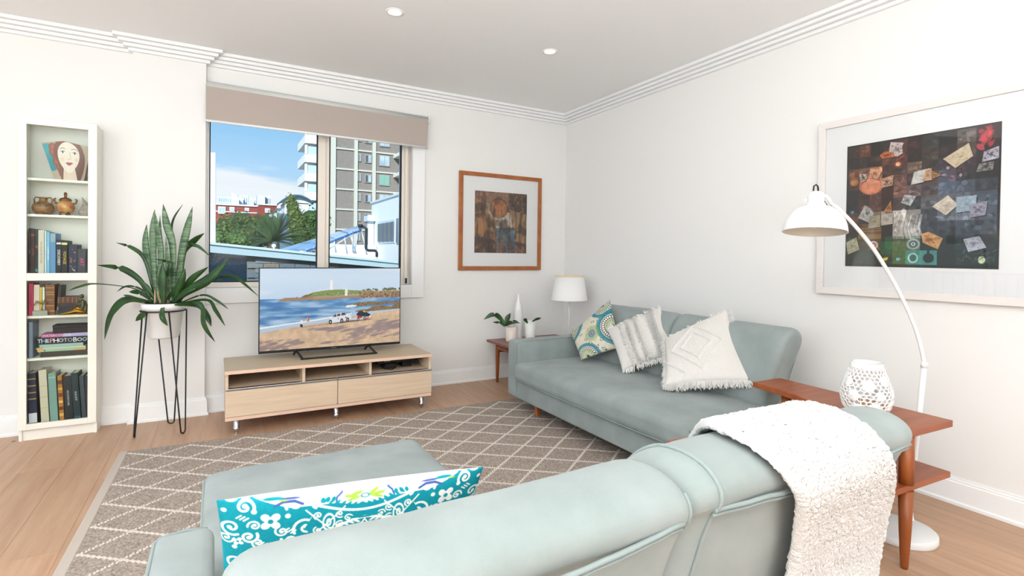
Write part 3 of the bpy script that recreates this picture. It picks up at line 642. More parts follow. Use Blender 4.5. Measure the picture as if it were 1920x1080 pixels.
# palm
pc = Vector((1.705,20.000,1.615)); t = thing('palm_tree', 'date palm with arching grey-green fronds behind the roof edge', 'tree', (pc.x, pc.y, -9))
obj('trunk', MB().tube([(pc.x, pc.y, -9), (pc.x, pc.y, pc.z-.1)], [.22, .2], 10), mat('bark', '#5b4c3b', .9), t)
rg = random.Random(5); pm = mat('palm_leaf', '#52693f', .55, var='#2f4a2e', vscale=3, spec=.3)
for k in range(30):
    q_ = rg.uniform(0, 6.28); el = rg.uniform(.05, 1.35); L = rg.uniform(1.1, 1.45); d = Vector((math.cos(q_)*math.cos(el), math.sin(q_)*math.cos(el)*.8, math.sin(el)))
    mb = MB(); m = 9; prev = []
    for i in range(m+1):
        s_ = i/m; prev.append(pc+d*L*s_+Vector((0, 0, -1))*(s_**2*L*.42*(1.25-math.sin(el))))
    mb.tube(prev, [.014*(1-.8*i/m) for i in range(m+1)], 4)
    for i in range(1, m*4):
        s_ = i/(m*4); j = min(m-1, int(s_*m)); p = prev[j].lerp(prev[j+1], s_*m-j); tn = (prev[j+1]-prev[j]).normalized(); sd = tn.cross(Vector((0, 0, 1))).normalized()
        for sg in (-1, 1):
            ll = .27*math.sin(PI*min(1, s_*.85+.12)); e_ = p+(sd*sg*.8+tn*.55+Vector((0, 0, -.22))).normalized()*ll
            mb.add([p, p.lerp(e_, .5)+tn*.013, e_, p.lerp(e_, .5)-tn*.013], [(0, 1, 2, 3)])
    obj('frond', mb, pm, t)
solo('white_vent', MB().sphere((0.822,9.500,1.318), .035).tube([tuple(np.array((0.822,9.500,1.318))-(0, 0, .12)), (0.822,9.500,1.318)], .012, 6), white_m, (0.822,9.500,1.318), 'tiny white round vent on the roof edge below the palm', 'vent')

# ================================================================ RUG
ra = math.radians(-1.0); ru = Vector((math.cos(ra), math.sin(ra), 0)); rv = Vector((-math.sin(ra), math.cos(ra), 0)); RO = Vector((-.485, 3.835, 0))
RW, RD = 2.70, 2.42
def rp(u, v, z=0): return tuple(RO+ru*u-rv*v+Vector((0, 0, z)))
t = thing('area_rug', 'greige woven rug with a raised cream diamond lattice lying on the oak floor', 'rug', (1.0, 2.5, 0))
rug_m = mat('rug_weave', '#bfb1a5', .95, spec=.1, var='#83756a', vscale=130, bump=.55, bscale=210, detail=2)
mb = MB().hexa([rp(0, RD), rp(RW, RD), rp(RW, 0), rp(0, 0), rp(0, RD, .011), rp(RW, RD, .011), rp(RW, 0, .011), rp(0, 0, .011)]); obj('rug_base', mb, rug_m, t, bevel=.004)
mb = MB().hexa([rp(-.006, RD+.004), rp(.036, RD+.004), rp(.036, -.004), rp(-.006, -.004), rp(-.006, RD+.004, .013), rp(.036, RD+.004, .013), rp(.036, -.004, .013), rp(-.006, -.004, .013)])
obj('edge_binding', mb, mat('rug_binding', '#c0b4a8', .9, bump=.3, bscale=300), t, bevel=.004)
rope = MB(); du, dv = .305, .236; u_off, v_off = .045, .045
def bead(p, d, s_, k):
    n1 = Vector((-d.y, d.x, 0)); L = .0095; wq = .0095
    c = p+n1*(.0022 if k % 2 else -.0022); dd = (d+n1*.55).normalized()
    a = c+dd*L; b = c-dd*L; o = n1*wq
    rope.add([b, c-o*.9, a, c+o*.9, c+Vector((0, 0, .007))], [(0, 1, 4), (1, 2, 4), (2, 3, 4), (3, 0, 4)], True)
K = int((RW/du)+(RD/dv))+4
for fam in (1, -1):
    for k in range(-K, K):
        # line: (u-u_off)/du + fam*(v-v_off)/dv = k  , sampled
        um = [];
        n_ = int(RW/.0085)
        stp = .0125; uu = u_off
        Lr = math.hypot(du, dv); su = du/Lr*stp
        i = 0; uu = u_off
        while uu < RW-.02:
            v_ = v_off+fam*(k-(uu-u_off)/du)*dv
            if v_off-.002 <= v_ <= RD-.03:
                d = (ru*du-rv*(-fam*dv)).normalized() if False else (ru*du+rv*(fam*dv)).normalized()
                if v_ < 2.6: bead(Vector(rp(uu, v_, .0105)), d, 1, i)
            uu += su; i += 1
o = obj('rope_lattice', rope, mat('rug_rope', '#d6cbc0', .9, bump=.2, bscale=500), t); o['kind'] = 'stuff'

# ================================================================ TV UNIT
UX0, UX1, UY0, UY1, UZ0, UZ1 = .054, 1.463, 3.885, 4.39, .1, .428
t = thing('tv_cabinet', 'long low pale ash television bench with open shelf and two drawers under the window', 'cabinet', (.76, 4.1, 0))
obj('top_panel', MB().box((UX0-.004, UY0-.018, UZ1-.022), (UX1+.004, UY1, UZ1)), ash_top, t, bevel=.002)
obj('top_edge', MB().box((UX0-.004, UY0-.021, UZ1-.022), (UX1+.004, UY0-.018, UZ1-.0005)), ash_edge, t)
obj('bottom_panel', MB().box((UX0, UY0-.012, UZ0), (UX1, UY1, UZ0+.024)), ash_edge, t, bevel=.001)
obj('side_panel', MB().box((UX0, UY0, UZ0+.024), (UX0+.018, UY1, UZ1-.022)), ash_m, t)
obj('side_panel', MB().box((UX1-.018, UY0, UZ0+.024), (UX1, UY1, UZ1-.022)), ash_m, t)
obj('back_panel', MB().box((UX0+.018, UY1-.01, UZ0+.024), (UX1-.018, UY1, UZ1-.022)), ash_m, t)
obj('shelf', MB().box((UX0+.018, UY0+.004, .298), (UX1-.018, UY1-.01, .312)), ash_m, t)
for x_ in (.532, .992): obj('divider', MB().box((x_-.009, UY0+.002, .312), (x_+.009, UY1-.01, UZ1-.022)), ash_m, t)
xm = .756
for a, b_ in ((UX0+.001, xm-.002), (xm+.002, UX1-.001)):
    d = obj('drawer', MB().box((a, UY0-.018, UZ0+.027), (b_, UY0, .297)), ash_m, t, bevel=.001)
    obj('handle_strip', MB().box((a, UY0-.024, .300), (b_, UY0+.012, .312)), chrome_m, d, bevel=.002)
for x_ in (.12, xm, 1.40):
    for y_ in ((UY0+.035, UY1-.05) if True else ()):
        mb = MB().lathe([(.017, .1), (.017, .045), (.019, .044), (.019, .02), (.011, .018), (.013, .0)], (x_, y_, 0), 20)
        mb.lathe([(.0001, .0), (.013, .0)], (x_, y_, 0), 20); obj('foot', mb, chrome_m, t)
# set-top boxes and cables
t = thing('media_player', 'flat black media box with cables in the right shelf bay of the bench', 'media player', (1.24, 4.12, .312))
obj('casing', MB().box((1.08, 4.02, .352), (1.40, 4.22, .392)), black_m, t, bevel=.004)
obj('power_block', MB().box((1.13, 4.00, .3122), (1.22, 4.12, .352)), black_m, t, bevel=.004)
obj('power_block', MB().box((1.28, 4.03, .3122), (1.36, 4.14, .352)), black_m, t, bevel=.004)
obj('status_strip', MB().box((1.13, 4.0185, .368), (1.18, 4.0195, .374)), mat('grey_print', '#9a9a9a', .5), t)
cb = MB(); cb.tube([(1.10+.13*i/14, 4.0-.05*math.sin(PI*i/14), .352-.034*math.sin(PI*i/14)) for i in range(15)], .0035, 6); cb.tube([(1.33+.08*i/12, 4.0-.02*math.sin(PI*i/12), .33+.05*math.sin(PI*i/12)) for i in range(13)], .004, 6)
obj('cable', cb, black_m, t)

# ================================================================ TELEVISION
TVY = 4.15
p0, p1, p2, p3 = (0.263,4.150,1.094), (1.297,4.150,1.096), (1.303,4.150,0.471), (0.269,4.150,0.480)
tx0, tx1, tz0, tz1 = p0[0], p1[0], (p2[2]+p3[2])/2, (p0[2]+p1[2])/2
t = thing('television', 'wide flat screen television showing a beach with lighthouse and ute', 'television', ((tx0+tx1)/2, TVY, .428))
obj('bezel', MB().box((tx0, TVY, tz0), (tx1, TVY+.018, tz1)).box((tx0+.12, TVY+.018, tz0+.06), (tx1-.12, TVY+.055, tz1-.16)), black_m, t, bevel=.003)
bz, bb = .007, .020
cv = Cv(480, 268, '#bcd7ee')
H_, W_ = cv.h, cv.w; gy = cv.Y/H_; gx = cv.X/W_
def mixc(a, b, k): return c3(a)*(1-k[..., None])+c3(b)*k[..., None]
cv.a = mixc('#cfe0f0', '#bcd6ee', np.clip(np.abs(gy/.38-.3), 0, 1)); nn_ = cv.noise(120, 0, 3, sy=3)
cv.blend(np.clip(nn_*1.6-.1, 0, .5)*(gy < .37), '#e6e6ee')
U = lambda x, y: (x/1590*W_, (y-72)/930*H_)   # zoomed photograph coordinates of the screen
sea = gy > .372
cv.a = np.where(sea[..., None], mixc('#5f93c4', '#a9c5de', np.clip((gy-.37)/.42, 0, 1)), cv.a)
wv = cv.noise(60, 0, 5, sx=1, sy=5); cv.blend(np.clip(wv*1.9, 0, .75)*sea, '#3f74ab'); cv.blend(np.clip(-wv*1.5, 0, .6)*sea, '#c4d8ea')
for yy, a_ in ((.505, .5), (.56, .3), (.61, .35)): cv.blend(np.exp(-((gy-yy+.012*np.sin(gx*7))/.011)**2)*a_*(gx < .62), '#2f68a0')
def pl(pts, c, a=1): cv.poly([U(*p) for p in pts], c, a)
pl([(175, 450), (215, 425), (250, 408), (340, 405), (440, 408), (480, 385), (560, 350), (700, 330), (850, 322), (1000, 335), (1160, 345), (1590, 350), (1590, 432), (1100, 432), (980, 428), (560, 450), (530, 438), (320, 445)], '#a08568')
pl([(470, 408), (500, 375), (560, 352), (700, 332), (850, 324), (1000, 337), (1150, 350), (1100, 385), (900, 398), (560, 405)], '#7f9650')
pl([(420, 408), (470, 378), (500, 375), (560, 352), (540, 385), (480, 410)], '#87683f')
pl([(560, 400), (1100, 380), (1100, 402), (560, 425)], '#b59b85', .8)
rg = random.Random(2)
for i in range(160):
    x_, y_ = U(rg.uniform(560, 1140), rg.uniform(352, 398)); cv.ell(x_, y_, rg.uniform(.6, 2), rg.uniform(.4, 1.2), rg.choice(['#5f7a34', '#8ba858', '#e6dfd3', '#4c5f3a', '#c3b99d', '#6e7686']), .8)
for i in range(330):
    x_, y_ = U(rg.uniform(1085, 1590), rg.uniform(362, 432)); cv.ell(x_, y_, rg.uniform(1.2, 3), rg.uniform(1, 3), rg.choice(['#8a6b4b', '#a98662', '#5f4733', '#c09b72', '#6e553e']), .8)
for i in range(26):
    x_, y_ = U(rg.uniform(1110, 1590), rg.uniform(318, 345)); cv.ell(x_, y_, rg.uniform(3, 6.5), rg.uniform(2, 4), '#55673f', .9); cv.line([(x_, y_), (x_, y_+6)], 1, '#4b4b3a')
for i in range(40):
    x_, y_ = U(rg.uniform(1120, 1590), rg.uniform(342, 356)); cv.ell(x_, y_, 2.5, 1.2, rg.choice(['#e0ddd5', '#7c9450']), .8)
pl([(745, 215), (762, 205), (776, 215), (776, 327), (745, 327)], '#f2f2ee'); pl([(919, 322), (932, 310), (944, 322), (946, 400), (914, 400)], '#f1eee6'); pl([(908, 345), (955, 345), (955, 352), (908, 352)], '#e8e4dc')
pl([(370, 410), (378, 392), (392, 410)], '#a08568')
def rocks(pts, sd):
    pl(pts, '#86704f'); r2 = random.Random(sd); xs = [p[0] for p in pts]; ys = [p[1] for p in pts]
    for i in range(150):
        x_, y_ = r2.uniform(min(xs), max(xs)), r2.uniform(min(ys), max(ys))
        q_ = False; n_ = len(pts)
        for j in range(n_):
            (a1, b1), (a2, b2) = pts[j], pts[(j+1) % n_]
            if (b1 > y_) != (b2 > y_) and x_ < (a2-a1)*(y_-b1)/(b2-b1)+a1: q_ = not q_
        if q_: X_, Y_ = U(x_, y_); cv.ell(X_, Y_, r2.uniform(1.5, 4), r2.uniform(.7, 1.6), r2.choice(['#6b573c', '#a08a62', '#574631', '#94805a']), .8)
rocks([(900, 525), (960, 512), (1060, 490), (1220, 478), (1300, 488), (1400, 488), (1590, 480), (1590, 512), (1450, 515), (1300, 525), (1200, 522), (1100, 535), (1010, 530)], 3)
rocks([(1030, 590), (1120, 572), (1180, 575), (1250, 540), (1330, 532), (1420, 540), (1480, 552), (1530, 520), (1590, 505), (1590, 580), (1450, 592), (1250, 605), (1080, 600)], 4)
pl([(920, 540), (940, 515), (1000, 512), (1060, 515), (1040, 535), (960, 545)], '#f3f6f8', .9)
sh = [(0, 800), (200, 765), (420, 735), (760, 700), (1000, 655), (1590, 590), (1590, 1002), (0, 1002)]
pl([(0, 730), (300, 705), (600, 670), (900, 625), (1100, 605), (1590, 580), (1590, 620), (760, 715), (0, 810)], '#b5cadd'); pl([(0, 732), (260, 705), (600, 668), (900, 622), (1000, 612), (1000, 622), (600, 684), (260, 720), (0, 752)], '#f2f4f6', .9)
pl(sh, '#d3b596'); sand = np.zeros((H_, W_)); 
cvs = cv.noise(14, 0, 11); m_ = (gy > .64)
c2 = Cv(W_, H_, '#000000'); c2.poly([U(*p) for p in sh], '#ffffff'); sm = c2.a[..., 0]
cv.a = np.clip(cv.a*(1+(cvs*.14*sm)[..., None]), 0, 1)
c2 = Cv(W_, H_, '#000000'); rg = random.Random(8)
for (cx_, cy_, n_, rx_, ry_) in ((200, 915, 26, 330, 60), (60, 980, 14, 160, 30), (1250, 850, 60, 420, 110), (1450, 780, 30, 220, 60), (850, 785, 14, 260, 14), (750, 950, 6, 70, 20)):
    for i in range(n_):
        x_, y_ = U(cx_+rg.gauss(0, rx_*.5), cy_+rg.gauss(0, ry_*.45)); c2.ell(x_, y_, rg.uniform(8, 26), rg.uniform(1.5, 5), '#ffffff', .45, rot=-.15)
mk = c2.a[..., 0]*sm; cv.blend(np.clip(mk, 0, .62), '#75697a')
pl([(360, 760), (700, 722), (780, 712), (900, 725), (500, 755), (300, 770)], '#8d8583', .5)
# person, flag, ute, trailer
pl([(418, 690), (428, 665), (446, 672), (452, 715), (440, 720), (420, 712)], '#e9e6e4'); pl([(420, 715), (446, 716), (448, 752), (420, 752)], '#2f3640'); X_, Y_ = U(435, 660); cv.ell(X_, Y_, 2.6, 3, '#c79a80'); pl([(408, 755), (416, 755), (412, 772), (404, 772)], '#c79a80'); pl([(436, 752), (444, 752), (446, 768), (438, 768)], '#c79a80')
pl([(492, 648), (502, 640), (502, 700), (492, 700)], '#f0b429'); pl([(502, 645), (514, 640), (514, 688), (502, 692)], '#e34b2d')
pl([(735, 700), (742, 668), (775, 650), (800, 622), (830, 605), (915, 600), (935, 630), (985, 632), (995, 668), (985, 690), (900, 700), (830, 722), (738, 722)], '#dfe4e9'); pl([(776, 652), (800, 624), (822, 614), (818, 650)], '#4a5560'); pl([(826, 645), (830, 614), (866, 610), (864, 640)], '#4a5560'); pl([(874, 636), (880, 606), (918, 604), (930, 632)], '#39434d')
for cx_, cy_ in ((752, 708), (882, 700), (950, 690)):
    X_, Y_ = U(cx_, cy_); cv.ell(X_, Y_, 5.5, 8, '#23262a'); cv.ell(X_, Y_, 2.6, 3.8, '#aab0b6')
pl([(835, 662), (848, 662), (848, 682), (835, 682)], '#c8463c'); pl([(920, 655), (935, 652), (938, 668), (922, 670)], '#cf3f33'); pl([(740, 725), (985, 700), (1230, 695), (1230, 702), (900, 728), (740, 732)], '#4d4a4f', .7)
pl([(985, 680), (1060, 662), (1200, 655), (1230, 672), (1120, 692), (990, 695)], '#c9ced3'); pl([(1060, 630), (1120, 625), (1120, 678), (1066, 680)], '#b62f34'); pl([(1050, 628), (1090, 590), (1150, 590), (1225, 640), (1200, 665), (1120, 660), (1060, 640)], '#23303f'); pl([(1128, 598), (1145, 585), (1165, 605), (1160, 612)], '#e7d84a'); pl([(1165, 680), (1200, 672), (1200, 688), (1165, 692)], '#d0342c'); pl([(1205, 655), (1225, 650), (1230, 668), (1210, 672)], '#e9e6e4')
for cx_, cy_ in ((1075, 695), (1150, 688)): X_, Y_ = U(cx_, cy_); cv.ell(X_, Y_, 4.2, 6.2, '#26282c'); cv.ell(X_, Y_, 2, 3, '#c3c7cb')
canvas_plane('screen', cv, (tx0+bz, TVY-.0012, tz1-bz), (tx1-bz, TVY-.0012, tz1-bz), (tx0+bz, TVY-.0012, tz0+bb), mat('screen_glow', '#000000', .22, attr_emit=True, es=.92), t)
text('Hisense', .012, frameM(((tx0+tx1)/2, TVY-.0012, tz0+.010), (1, 0, 0), (0, 0, 1)), mat('logo_grey', '#9aa0a6', .4), t, 'maker_lettering', .0003)
fL = (0.528,4.124,0.436); fR = (1.051,4.080,0.436); fy = min(fL[1], fR[1])+.0; fy = 4.06
xl, xr = .545, 1.075
st = MB(); 
for sx_, ex in ((xl, -1), (xr, 1)):
    pass
obj('stand', MB().hexa([(xl-.012, fy-.01, .428), (xr+.012, fy-.01, .428), (xr+.012, fy+.012, .428), (xl-.012, fy+.012, .428), (xl-.012, fy-.01, .440), (xr+.012, fy-.01, .440), (xr+.012, fy+.012, .440), (xl-.012, fy+.012, .440)])
    .tube([(xl, fy, .436), (xl-.028, TVY+.01, tz0+.005)], .011, 4).tube([(xr, fy, .436), (xr-.03, TVY+.01, tz0+.005)], .011, 4).tube([(xl-.03, TVY+.015, tz0+.01), (xl-.035, TVY+.10, .437)], .011, 4).tube([(xr-.03, TVY+.015, tz0+.01), (xr-.035, TVY+.10, .437)], .011, 4), black_m, t, bevel=.002)

# ================================================================ FRAMED PICTURES
def art_brown():
    cv = Cv(170, 190, '#5a3a2a'); X, Y = cv.X/cv.w, cv.Y/cv.h; a = cv.noise(26, 0, 21, octs=4); b = cv.noise(10, 0, 22, sx=2.2, octs=3); st_ = cv.noise(16, 0, 25, sx=3.0, sy=.25, octs=3)
    cv.poly([(0, 0), (32, 0), (34, 32), (0, 22)], '#6e4636'); cv.poly([(32, 0), (106, 0), (108, 50), (40, 40)], '#8a6350'); cv.poly([(106, 8), (170, 12), (170, 70), (116, 56)], '#4a3628')
    cv.poly([(0, 22), (40, 38), (64, 130), (64, 152), (0, 138)], '#a87443'); cv.poly([(110, 52), (170, 66), (170, 160), (128, 150)], '#a58460'); cv.poly([(0, 138), (66, 150), (72, 190), (0, 190)], '#57382b'); cv.poly([(66, 154), (170, 168), (170, 190), (70, 190)], '#7a513c')
    cv.poly([(34, 32), (48, 40), (64, 84), (56, 92), (42, 62)], '#b9b09c'); cv.poly([(58, 74), (112, 60), (122, 118), (70, 120)], '#c6beb6'); cv.poly([(64, 112), (128, 108), (122, 168), (72, 152)], '#3f5a66'); cv.poly([(118, 110), (132, 124), (126, 160), (144, 172), (112, 166)], '#6c8ba0')
    cv.ell(76, 50, 29, 31, '#4c2c1c'); cv.ell(76, 50, 26, 28, '#a4632f'); cv.ell(78, 52, 18, 20, '#b9743c', .7)
    cv.blend(np.clip(st_*2.0, 0, .75)*(Y > .12), '#3d2418'); cv.blend(np.clip(-b*1.5, 0, .55), '#c08a52'); cv.blend(np.clip(a*1.7, 0, .6), '#2c1a12'); cv.blend(np.clip(-a*1.4-.1, 0, .35)*(X > .35)*(X < .75)*(Y > .4)*(Y < .65), '#eae4e4')
    cv.blend(np.clip(b*1.6, 0, .5)*(Y > .6)*(X > .4)*(X < .78), '#5b9bd0'); return cv
WXa, WXb, WZa, WZb = 1.966, 2.874, 1.060, 1.994
t = thing('wooden_picture_frame', 'square brown abstract print in an orange-brown wooden frame on the window wall', 'picture', ((WXa+WXb)/2, YB-.02, WZa))
fw_, fy0, fy1 = .038, YB-.028, YB-.0005
def mitre(mb, x0, x1, z0, z1, w, ya, yb):
    o = [(x0, z0), (x1, z0), (x1, z1), (x0, z1)]; i = [(x0+w, z0+w), (x1-w, z0+w), (x1-w, z1-w), (x0+w, z1-w)]; r = []
    for k in range(4):
        a, b, c, d = o[k], o[(k+1) % 4], i[(k+1) % 4], i[k]; m = MB().hexa([(a[0], ya, a[1]), (b[0], ya, b[1]), (c[0], ya, c[1]), (d[0], ya, d[1]), (a[0], yb, a[1]), (b[0], yb, b[1]), (c[0], yb, c[1]), (d[0], yb, d[1])]); r.append(m)
    return r
fw_m = mat('frame_cherry', '#b06a36', .35, var='#9a5628', vscale=5, vstretch=(2, 2, 2), detail=6)
for m_ in mitre(None, WXa, WXb, WZa, WZb, fw_, fy0, fy1): obj('frame_rail', m_, fw_m, t, bevel=.002)
obj('mount_board', MB().box((WXa+fw_, fy1-.012, WZa+fw_), (WXb-fw_, fy1-.004, WZb-fw_)), mat('mount_white', '#fbfbf9', .8), t)
cv = art_brown(); canvas_plane('print', cv, (2.130, fy1-.013, 1.820), (2.706, fy1-.013, 1.820), (2.130, fy1-.013, 1.227), mat('printed_paper', '#ffffff', .7, attr=True), t)
obj('glazing', MB().box((WXa+fw_-.002, fy1-.0185, WZa+fw_-.002), (WXb-fw_+.002, fy1-.0165, WZb-fw_+.002)), GLASSP, t)
obj('hanger', MB().tube([(2.395, fy1-.012, WZb-.002), (2.40, fy1-.012, WZb+.006)], .003, 6).tube([(2.425, fy1-.012, WZb-.002), (2.43, fy1-.012, WZb+.006)], .003, 6), chrome_m, t)

def art_collage():
    cv = Cv(430, 420, '#141013'); rg = random.Random(12); S_ = 430/1000
    # coordinates: rectified 0..1000 across, 0..1000 down (photo zoom rectified by eye)
    def R_(x0, y0, x1, y1, c, a=1.0): cv.rect(x0*.43, y0*.42, x1*.43, y1*.42, c, a)
    def Q(pts, c, a=1.0): cv.poly([(x*.43, y*.42) for x, y in pts], c, a)
    def E_(x, y, rx, ry, c, a=1.0, **k): cv.ell(x*.43, y*.42, rx*.43, ry*.42, c, a, **k)
    cols = [(20, 100), (100, 185), (185, 275), (270, 355), (355, 445), (445, 540), (540, 645), (645, 755), (755, 865), (865, 985)]
    rows = [(15, 110), (110, 200), (200, 285), (285, 375), (375, 460), (460, 560), (560, 655), (655, 760), (760, 870), (870, 975)]
    pal = [['#3a2620', '#5c3622', '#181315', '#2a1a16', '#4c2722', '#2b1717', '#2e3230', '#141416', '#5d5450', '#3b1b22'],
           ['#1e1616', '#2a1f1d', '#34201b', '#6a3e34', '#5c2a26', '#231717', '#3d322c', '#282020', '#4a3e38', '#281c22'],
           ['#6a4225', '#7a5340', '#a07050', '#4a2f26', '#48332e', '#6b5648', '#3a302c', '#38303a', '#3c2c38', '#2a2026'],
           ['#3b241d', '#8a4a34', '#b06a4c', '#2a1c18', '#6c4a40', '#3a3034', '#5a4642', '#4a4e5e', '#2e2e34', '#1e2026'],
           ['#1c1518', '#3a211b', '#6d4033', '#38221c', '#7a5446', '#6c5a58', '#4d4347', '#515e70', '#4b5564', '#343c48'],
           ['#181516', '#402a26', '#53312a', '#2e1d18', '#4a3c38', '#39383a', '#5b5a5c', '#62626a', '#66707c', '#48525e'],
           ['#573424', '#2a201d', '#7f6f5c', '#a89e90', '#cfc9c0', '#8a8680', '#3a3d44', '#5f646e', '#767c86', '#4a525c'],
           ['#241c18', '#6d4b2a', '#7a542c', '#1d1917', '#bdb7b0', '#c3c0bc', '#32363c', '#3c424a', '#49525e', '#3d4854'],
           ['#2b3a26', '#4b3a22', '#8a6a34', '#1c1a18', '#6f7a5e', '#89988a', '#22262a', '#252a30', '#3c4754', '#2a3038'],
           ['#1b2a1f', '#263c2a', '#1d3124', '#27402a', '#4a6a40', '#356a5e', '#1c3432', '#202a2e', '#28323a', '#1e2830']]
    for j, (y0, y1) in enumerate(rows):
        for i, (x0, x1) in enumerate(cols):
            R_(x0, y0, x1, y1, pal[j][i]); 
            for k in range(7):
                px, py = rg.uniform(x0+8, x1-8), rg.uniform(y0+8, y1-8); f_ = rg.choice([.5, .7, 1.35, 1.6]); c = np.clip(c3(pal[j][i])*f_+(.03 if f_ > 1 else 0), 0, 1); E_(px, py, rg.uniform(5, 26), rg.uniform(4, 20), c, .55, rot=rg.uniform(0, 3))
    R_(0, 0, 1000, 14, '#121012'); R_(0, 976, 1000, 1000, '#14110f'); R_(0, 0, 16, 1000, '#1a1312'); R_(984, 0, 1000, 1000, '#141214')
    # shell
    E_(190, 335, 90, 82, '#c06a48'); E_(190, 350, 70, 62, '#d98560', .8)
    for k in range(13): 
        q_ = PI*(k-6)/14; cv.line([(190*.43, 270*.42), ((190+math.sin(q_)*92)*.43, (345+math.cos(q_)*72)*.42)], 1.3, '#f0b48e', .75)
    R_(100, 690, 272, 830, '#7d5a2c'); 
    for k in range(14): R_(100, 690+k*10, 272, 694+k*10, rg.choice(['#a87c3e', '#5d4220', '#8c6a34']), .7)
    for k in range(22): q_ = k*8; cv.line([((380+q_)*.43, 600*.42), ((355+q_*1.05)*.43, 700*.42), ((360+q_*1.2)*.43, 775*.42)], 1.5, rg.choice(['#efeae2', '#8b8378', '#cfc8be', '#5c554e']), .8)
    R_(20, 780, 1000, 976, '#0e2418', .45); R_(270, 800, 355, 900, '#1c6a34', .6); R_(355, 800, 445, 975, '#7c9a3c', .4); R_(445, 870, 540, 975, '#4fb39c', .65); R_(540, 870, 645, 975, '#5cc0b8', .7); R_(300, 760, 350, 860, '#2c9a4a', .4)
    E_(593, 925, 34, 36, '#10201e'); R_(585, 870, 600, 900, '#10201e'); E_(493, 925, 34, 38, '#d9e6df', .8); E_(493, 925, 23, 27, '#2f6a5c'); E_(493, 820, 44, 42, '#9fb5a8'); E_(493, 820, 30, 28, '#4c5f58'); E_(493, 820, 15, 14, '#c8d2cc'); E_(493, 820, 7, 7, '#3a4742'); E_(218, 825, 33, 34, '#e3b3a8'); E_(218, 825, 18, 18, '#8a4c44'); E_(218, 825, 9, 9, '#e9cfc8')
    E_(393, 935, 14, 12, '#8ec6e0'); Q([(280, 935), (300, 925), (325, 922), (315, 945), (290, 950)], '#f0d23a'); E_(905, 935, 20, 27, '#d6e6b2'); E_(380, 200, 17, 15, '#ffd9ae'); E_(380, 200, 28, 24, '#d06a3c', .35); E_(50, 550, 14, 12, '#3aa6d8', .8); E_(80, 800, 14, 12, '#e04c2c', .8); E_(60, 305, 34, 30, '#a5672f'); E_(60, 305, 22, 18, '#c4874c', .8); E_(150, 520, 30, 20, '#8a5030', .8)
    for c_, n_ in (('#c8303a', 9), ('#e04a58', 5)):
        for k in range(n_): E_(rg.uniform(880, 985), rg.uniform(20, 160), rg.uniform(12, 30), rg.uniform(8, 20), c_, .7, rot=rg.uniform(0, 3))
    for k in range(8): E_(rg.uniform(660, 800), rg.uniform(270, 340), rg.uniform(6, 15), rg.uniform(6, 12), rg.choice(['#c85a6a', '#dfb7b8', '#7a3040']), .7)
    for k in range(60): q_ = rg.uniform(0, 3.1); x_, y_ = rg.uniform(760, 980), rg.uniform(880, 965); cv.line([(x_*.43, y_*.42), ((x_+40*math.cos(q_))*.43, (y_-26*math.sin(q_))*.42)], 1, rg.choice(['#9aa6ae', '#3c5a4a', '#11181c']), .7)
    def paper(pts, c, dk, kind):
        Q([(x+5, y+7) for x, y in pts], '#080606', .6); Q(pts, c); xs = [p[0] for p in pts]; ys = [p[1] for p in pts]; cx_, cy_ = sum(xs)/len(xs), sum(ys)/len(ys)
        for k in range(46):
            a, b = rg.sample(range(len(pts)), 2); t_ = rg.random()*.9; u_ = rg.random(); px = cx_+((pts[a][0]*(1-u_)+pts[b][0]*u_)-cx_)*t_; py = cy_+((pts[a][1]*(1-u_)+pts[b][1]*u_)-cy_)*t_
            if kind == 0: cv.line([((px-7)*.43, (py+2)*.42), ((px+7)*.43, (py-3)*.42)], .9, dk, .6)
            else: E_(px, py, rg.uniform(3, 9), rg.uniform(2, 7), dk, .45, rot=rg.uniform(0, 3))
    paper([(325, 20), (415, 40), (405, 70), (410, 120), (375, 140), (310, 120)], '#cdbdb6', '#5c4a4a', 1)
    paper([(250, 110), (290, 85), (345, 105), (350, 140), (265, 140)], '#d0703a', '#7a3416', 1)
    paper([(180, 210), (235, 215), (262, 245), (240, 300), (175, 280)], '#d6a07a', '#8a5436', 1); paper([(100, 240), (160, 250), (150, 300), (110, 310)], '#cfc0ae', '#4a3428', 1); paper([(260, 300), (350, 280), (345, 360), (270, 370)], '#c49a80', '#4e2c20', 1)
    paper([(490, 275), (590, 260), (600, 350), (470, 370)], '#d6d2cc', '#8a8480', 0); paper([(560, 270), (600, 262), (605, 350), (545, 350)], '#c8a27e', '#946c4c', 0); paper([(600, 280), (660, 320), (610, 340)], '#c08a52', '#7c5228', 0)
    paper([(670, 205), (820, 115), (845, 210), (745, 280)], '#cdbd9f', '#8a7a5e', 0)
    paper([(905, 190), (985, 165), (985, 245), (895, 260)], '#b7b3bc', '#4c4854', 1); paper([(880, 270), (960, 265), (955, 320), (865, 325)], '#8f8c86', '#26262a', 1)
    paper([(430, 440), (505, 460), (470, 530), (405, 500)], '#bfbfbf', '#5a5a5c', 1); paper([(610, 545), (705, 470), (765, 545), (695, 615)], '#d8cbb8', '#9a8c78', 0)
    paper([(145, 500), (190, 530), (215, 575), (175, 640), (95, 600)], '#b9b6b2', '#55504c', 1); paper([(335, 480), (345, 570), (285, 560)], '#c98a48', '#7c4c1e', 1)
    paper([(180, 590), (262, 585), (262, 680), (175, 690)], '#a3977e', '#6c604a', 0); paper([(268, 580), (352, 575), (352, 660), (268, 670)], '#bab0a2', '#7d7468', 0)
    paper([(755, 490), (870, 485), (868, 590), (756, 600)], '#9fb0bc', '#6e8090', 0); paper([(835, 545), (930, 530), (920, 625), (835, 640)], '#9a97a4', '#5e5b6a', 1)
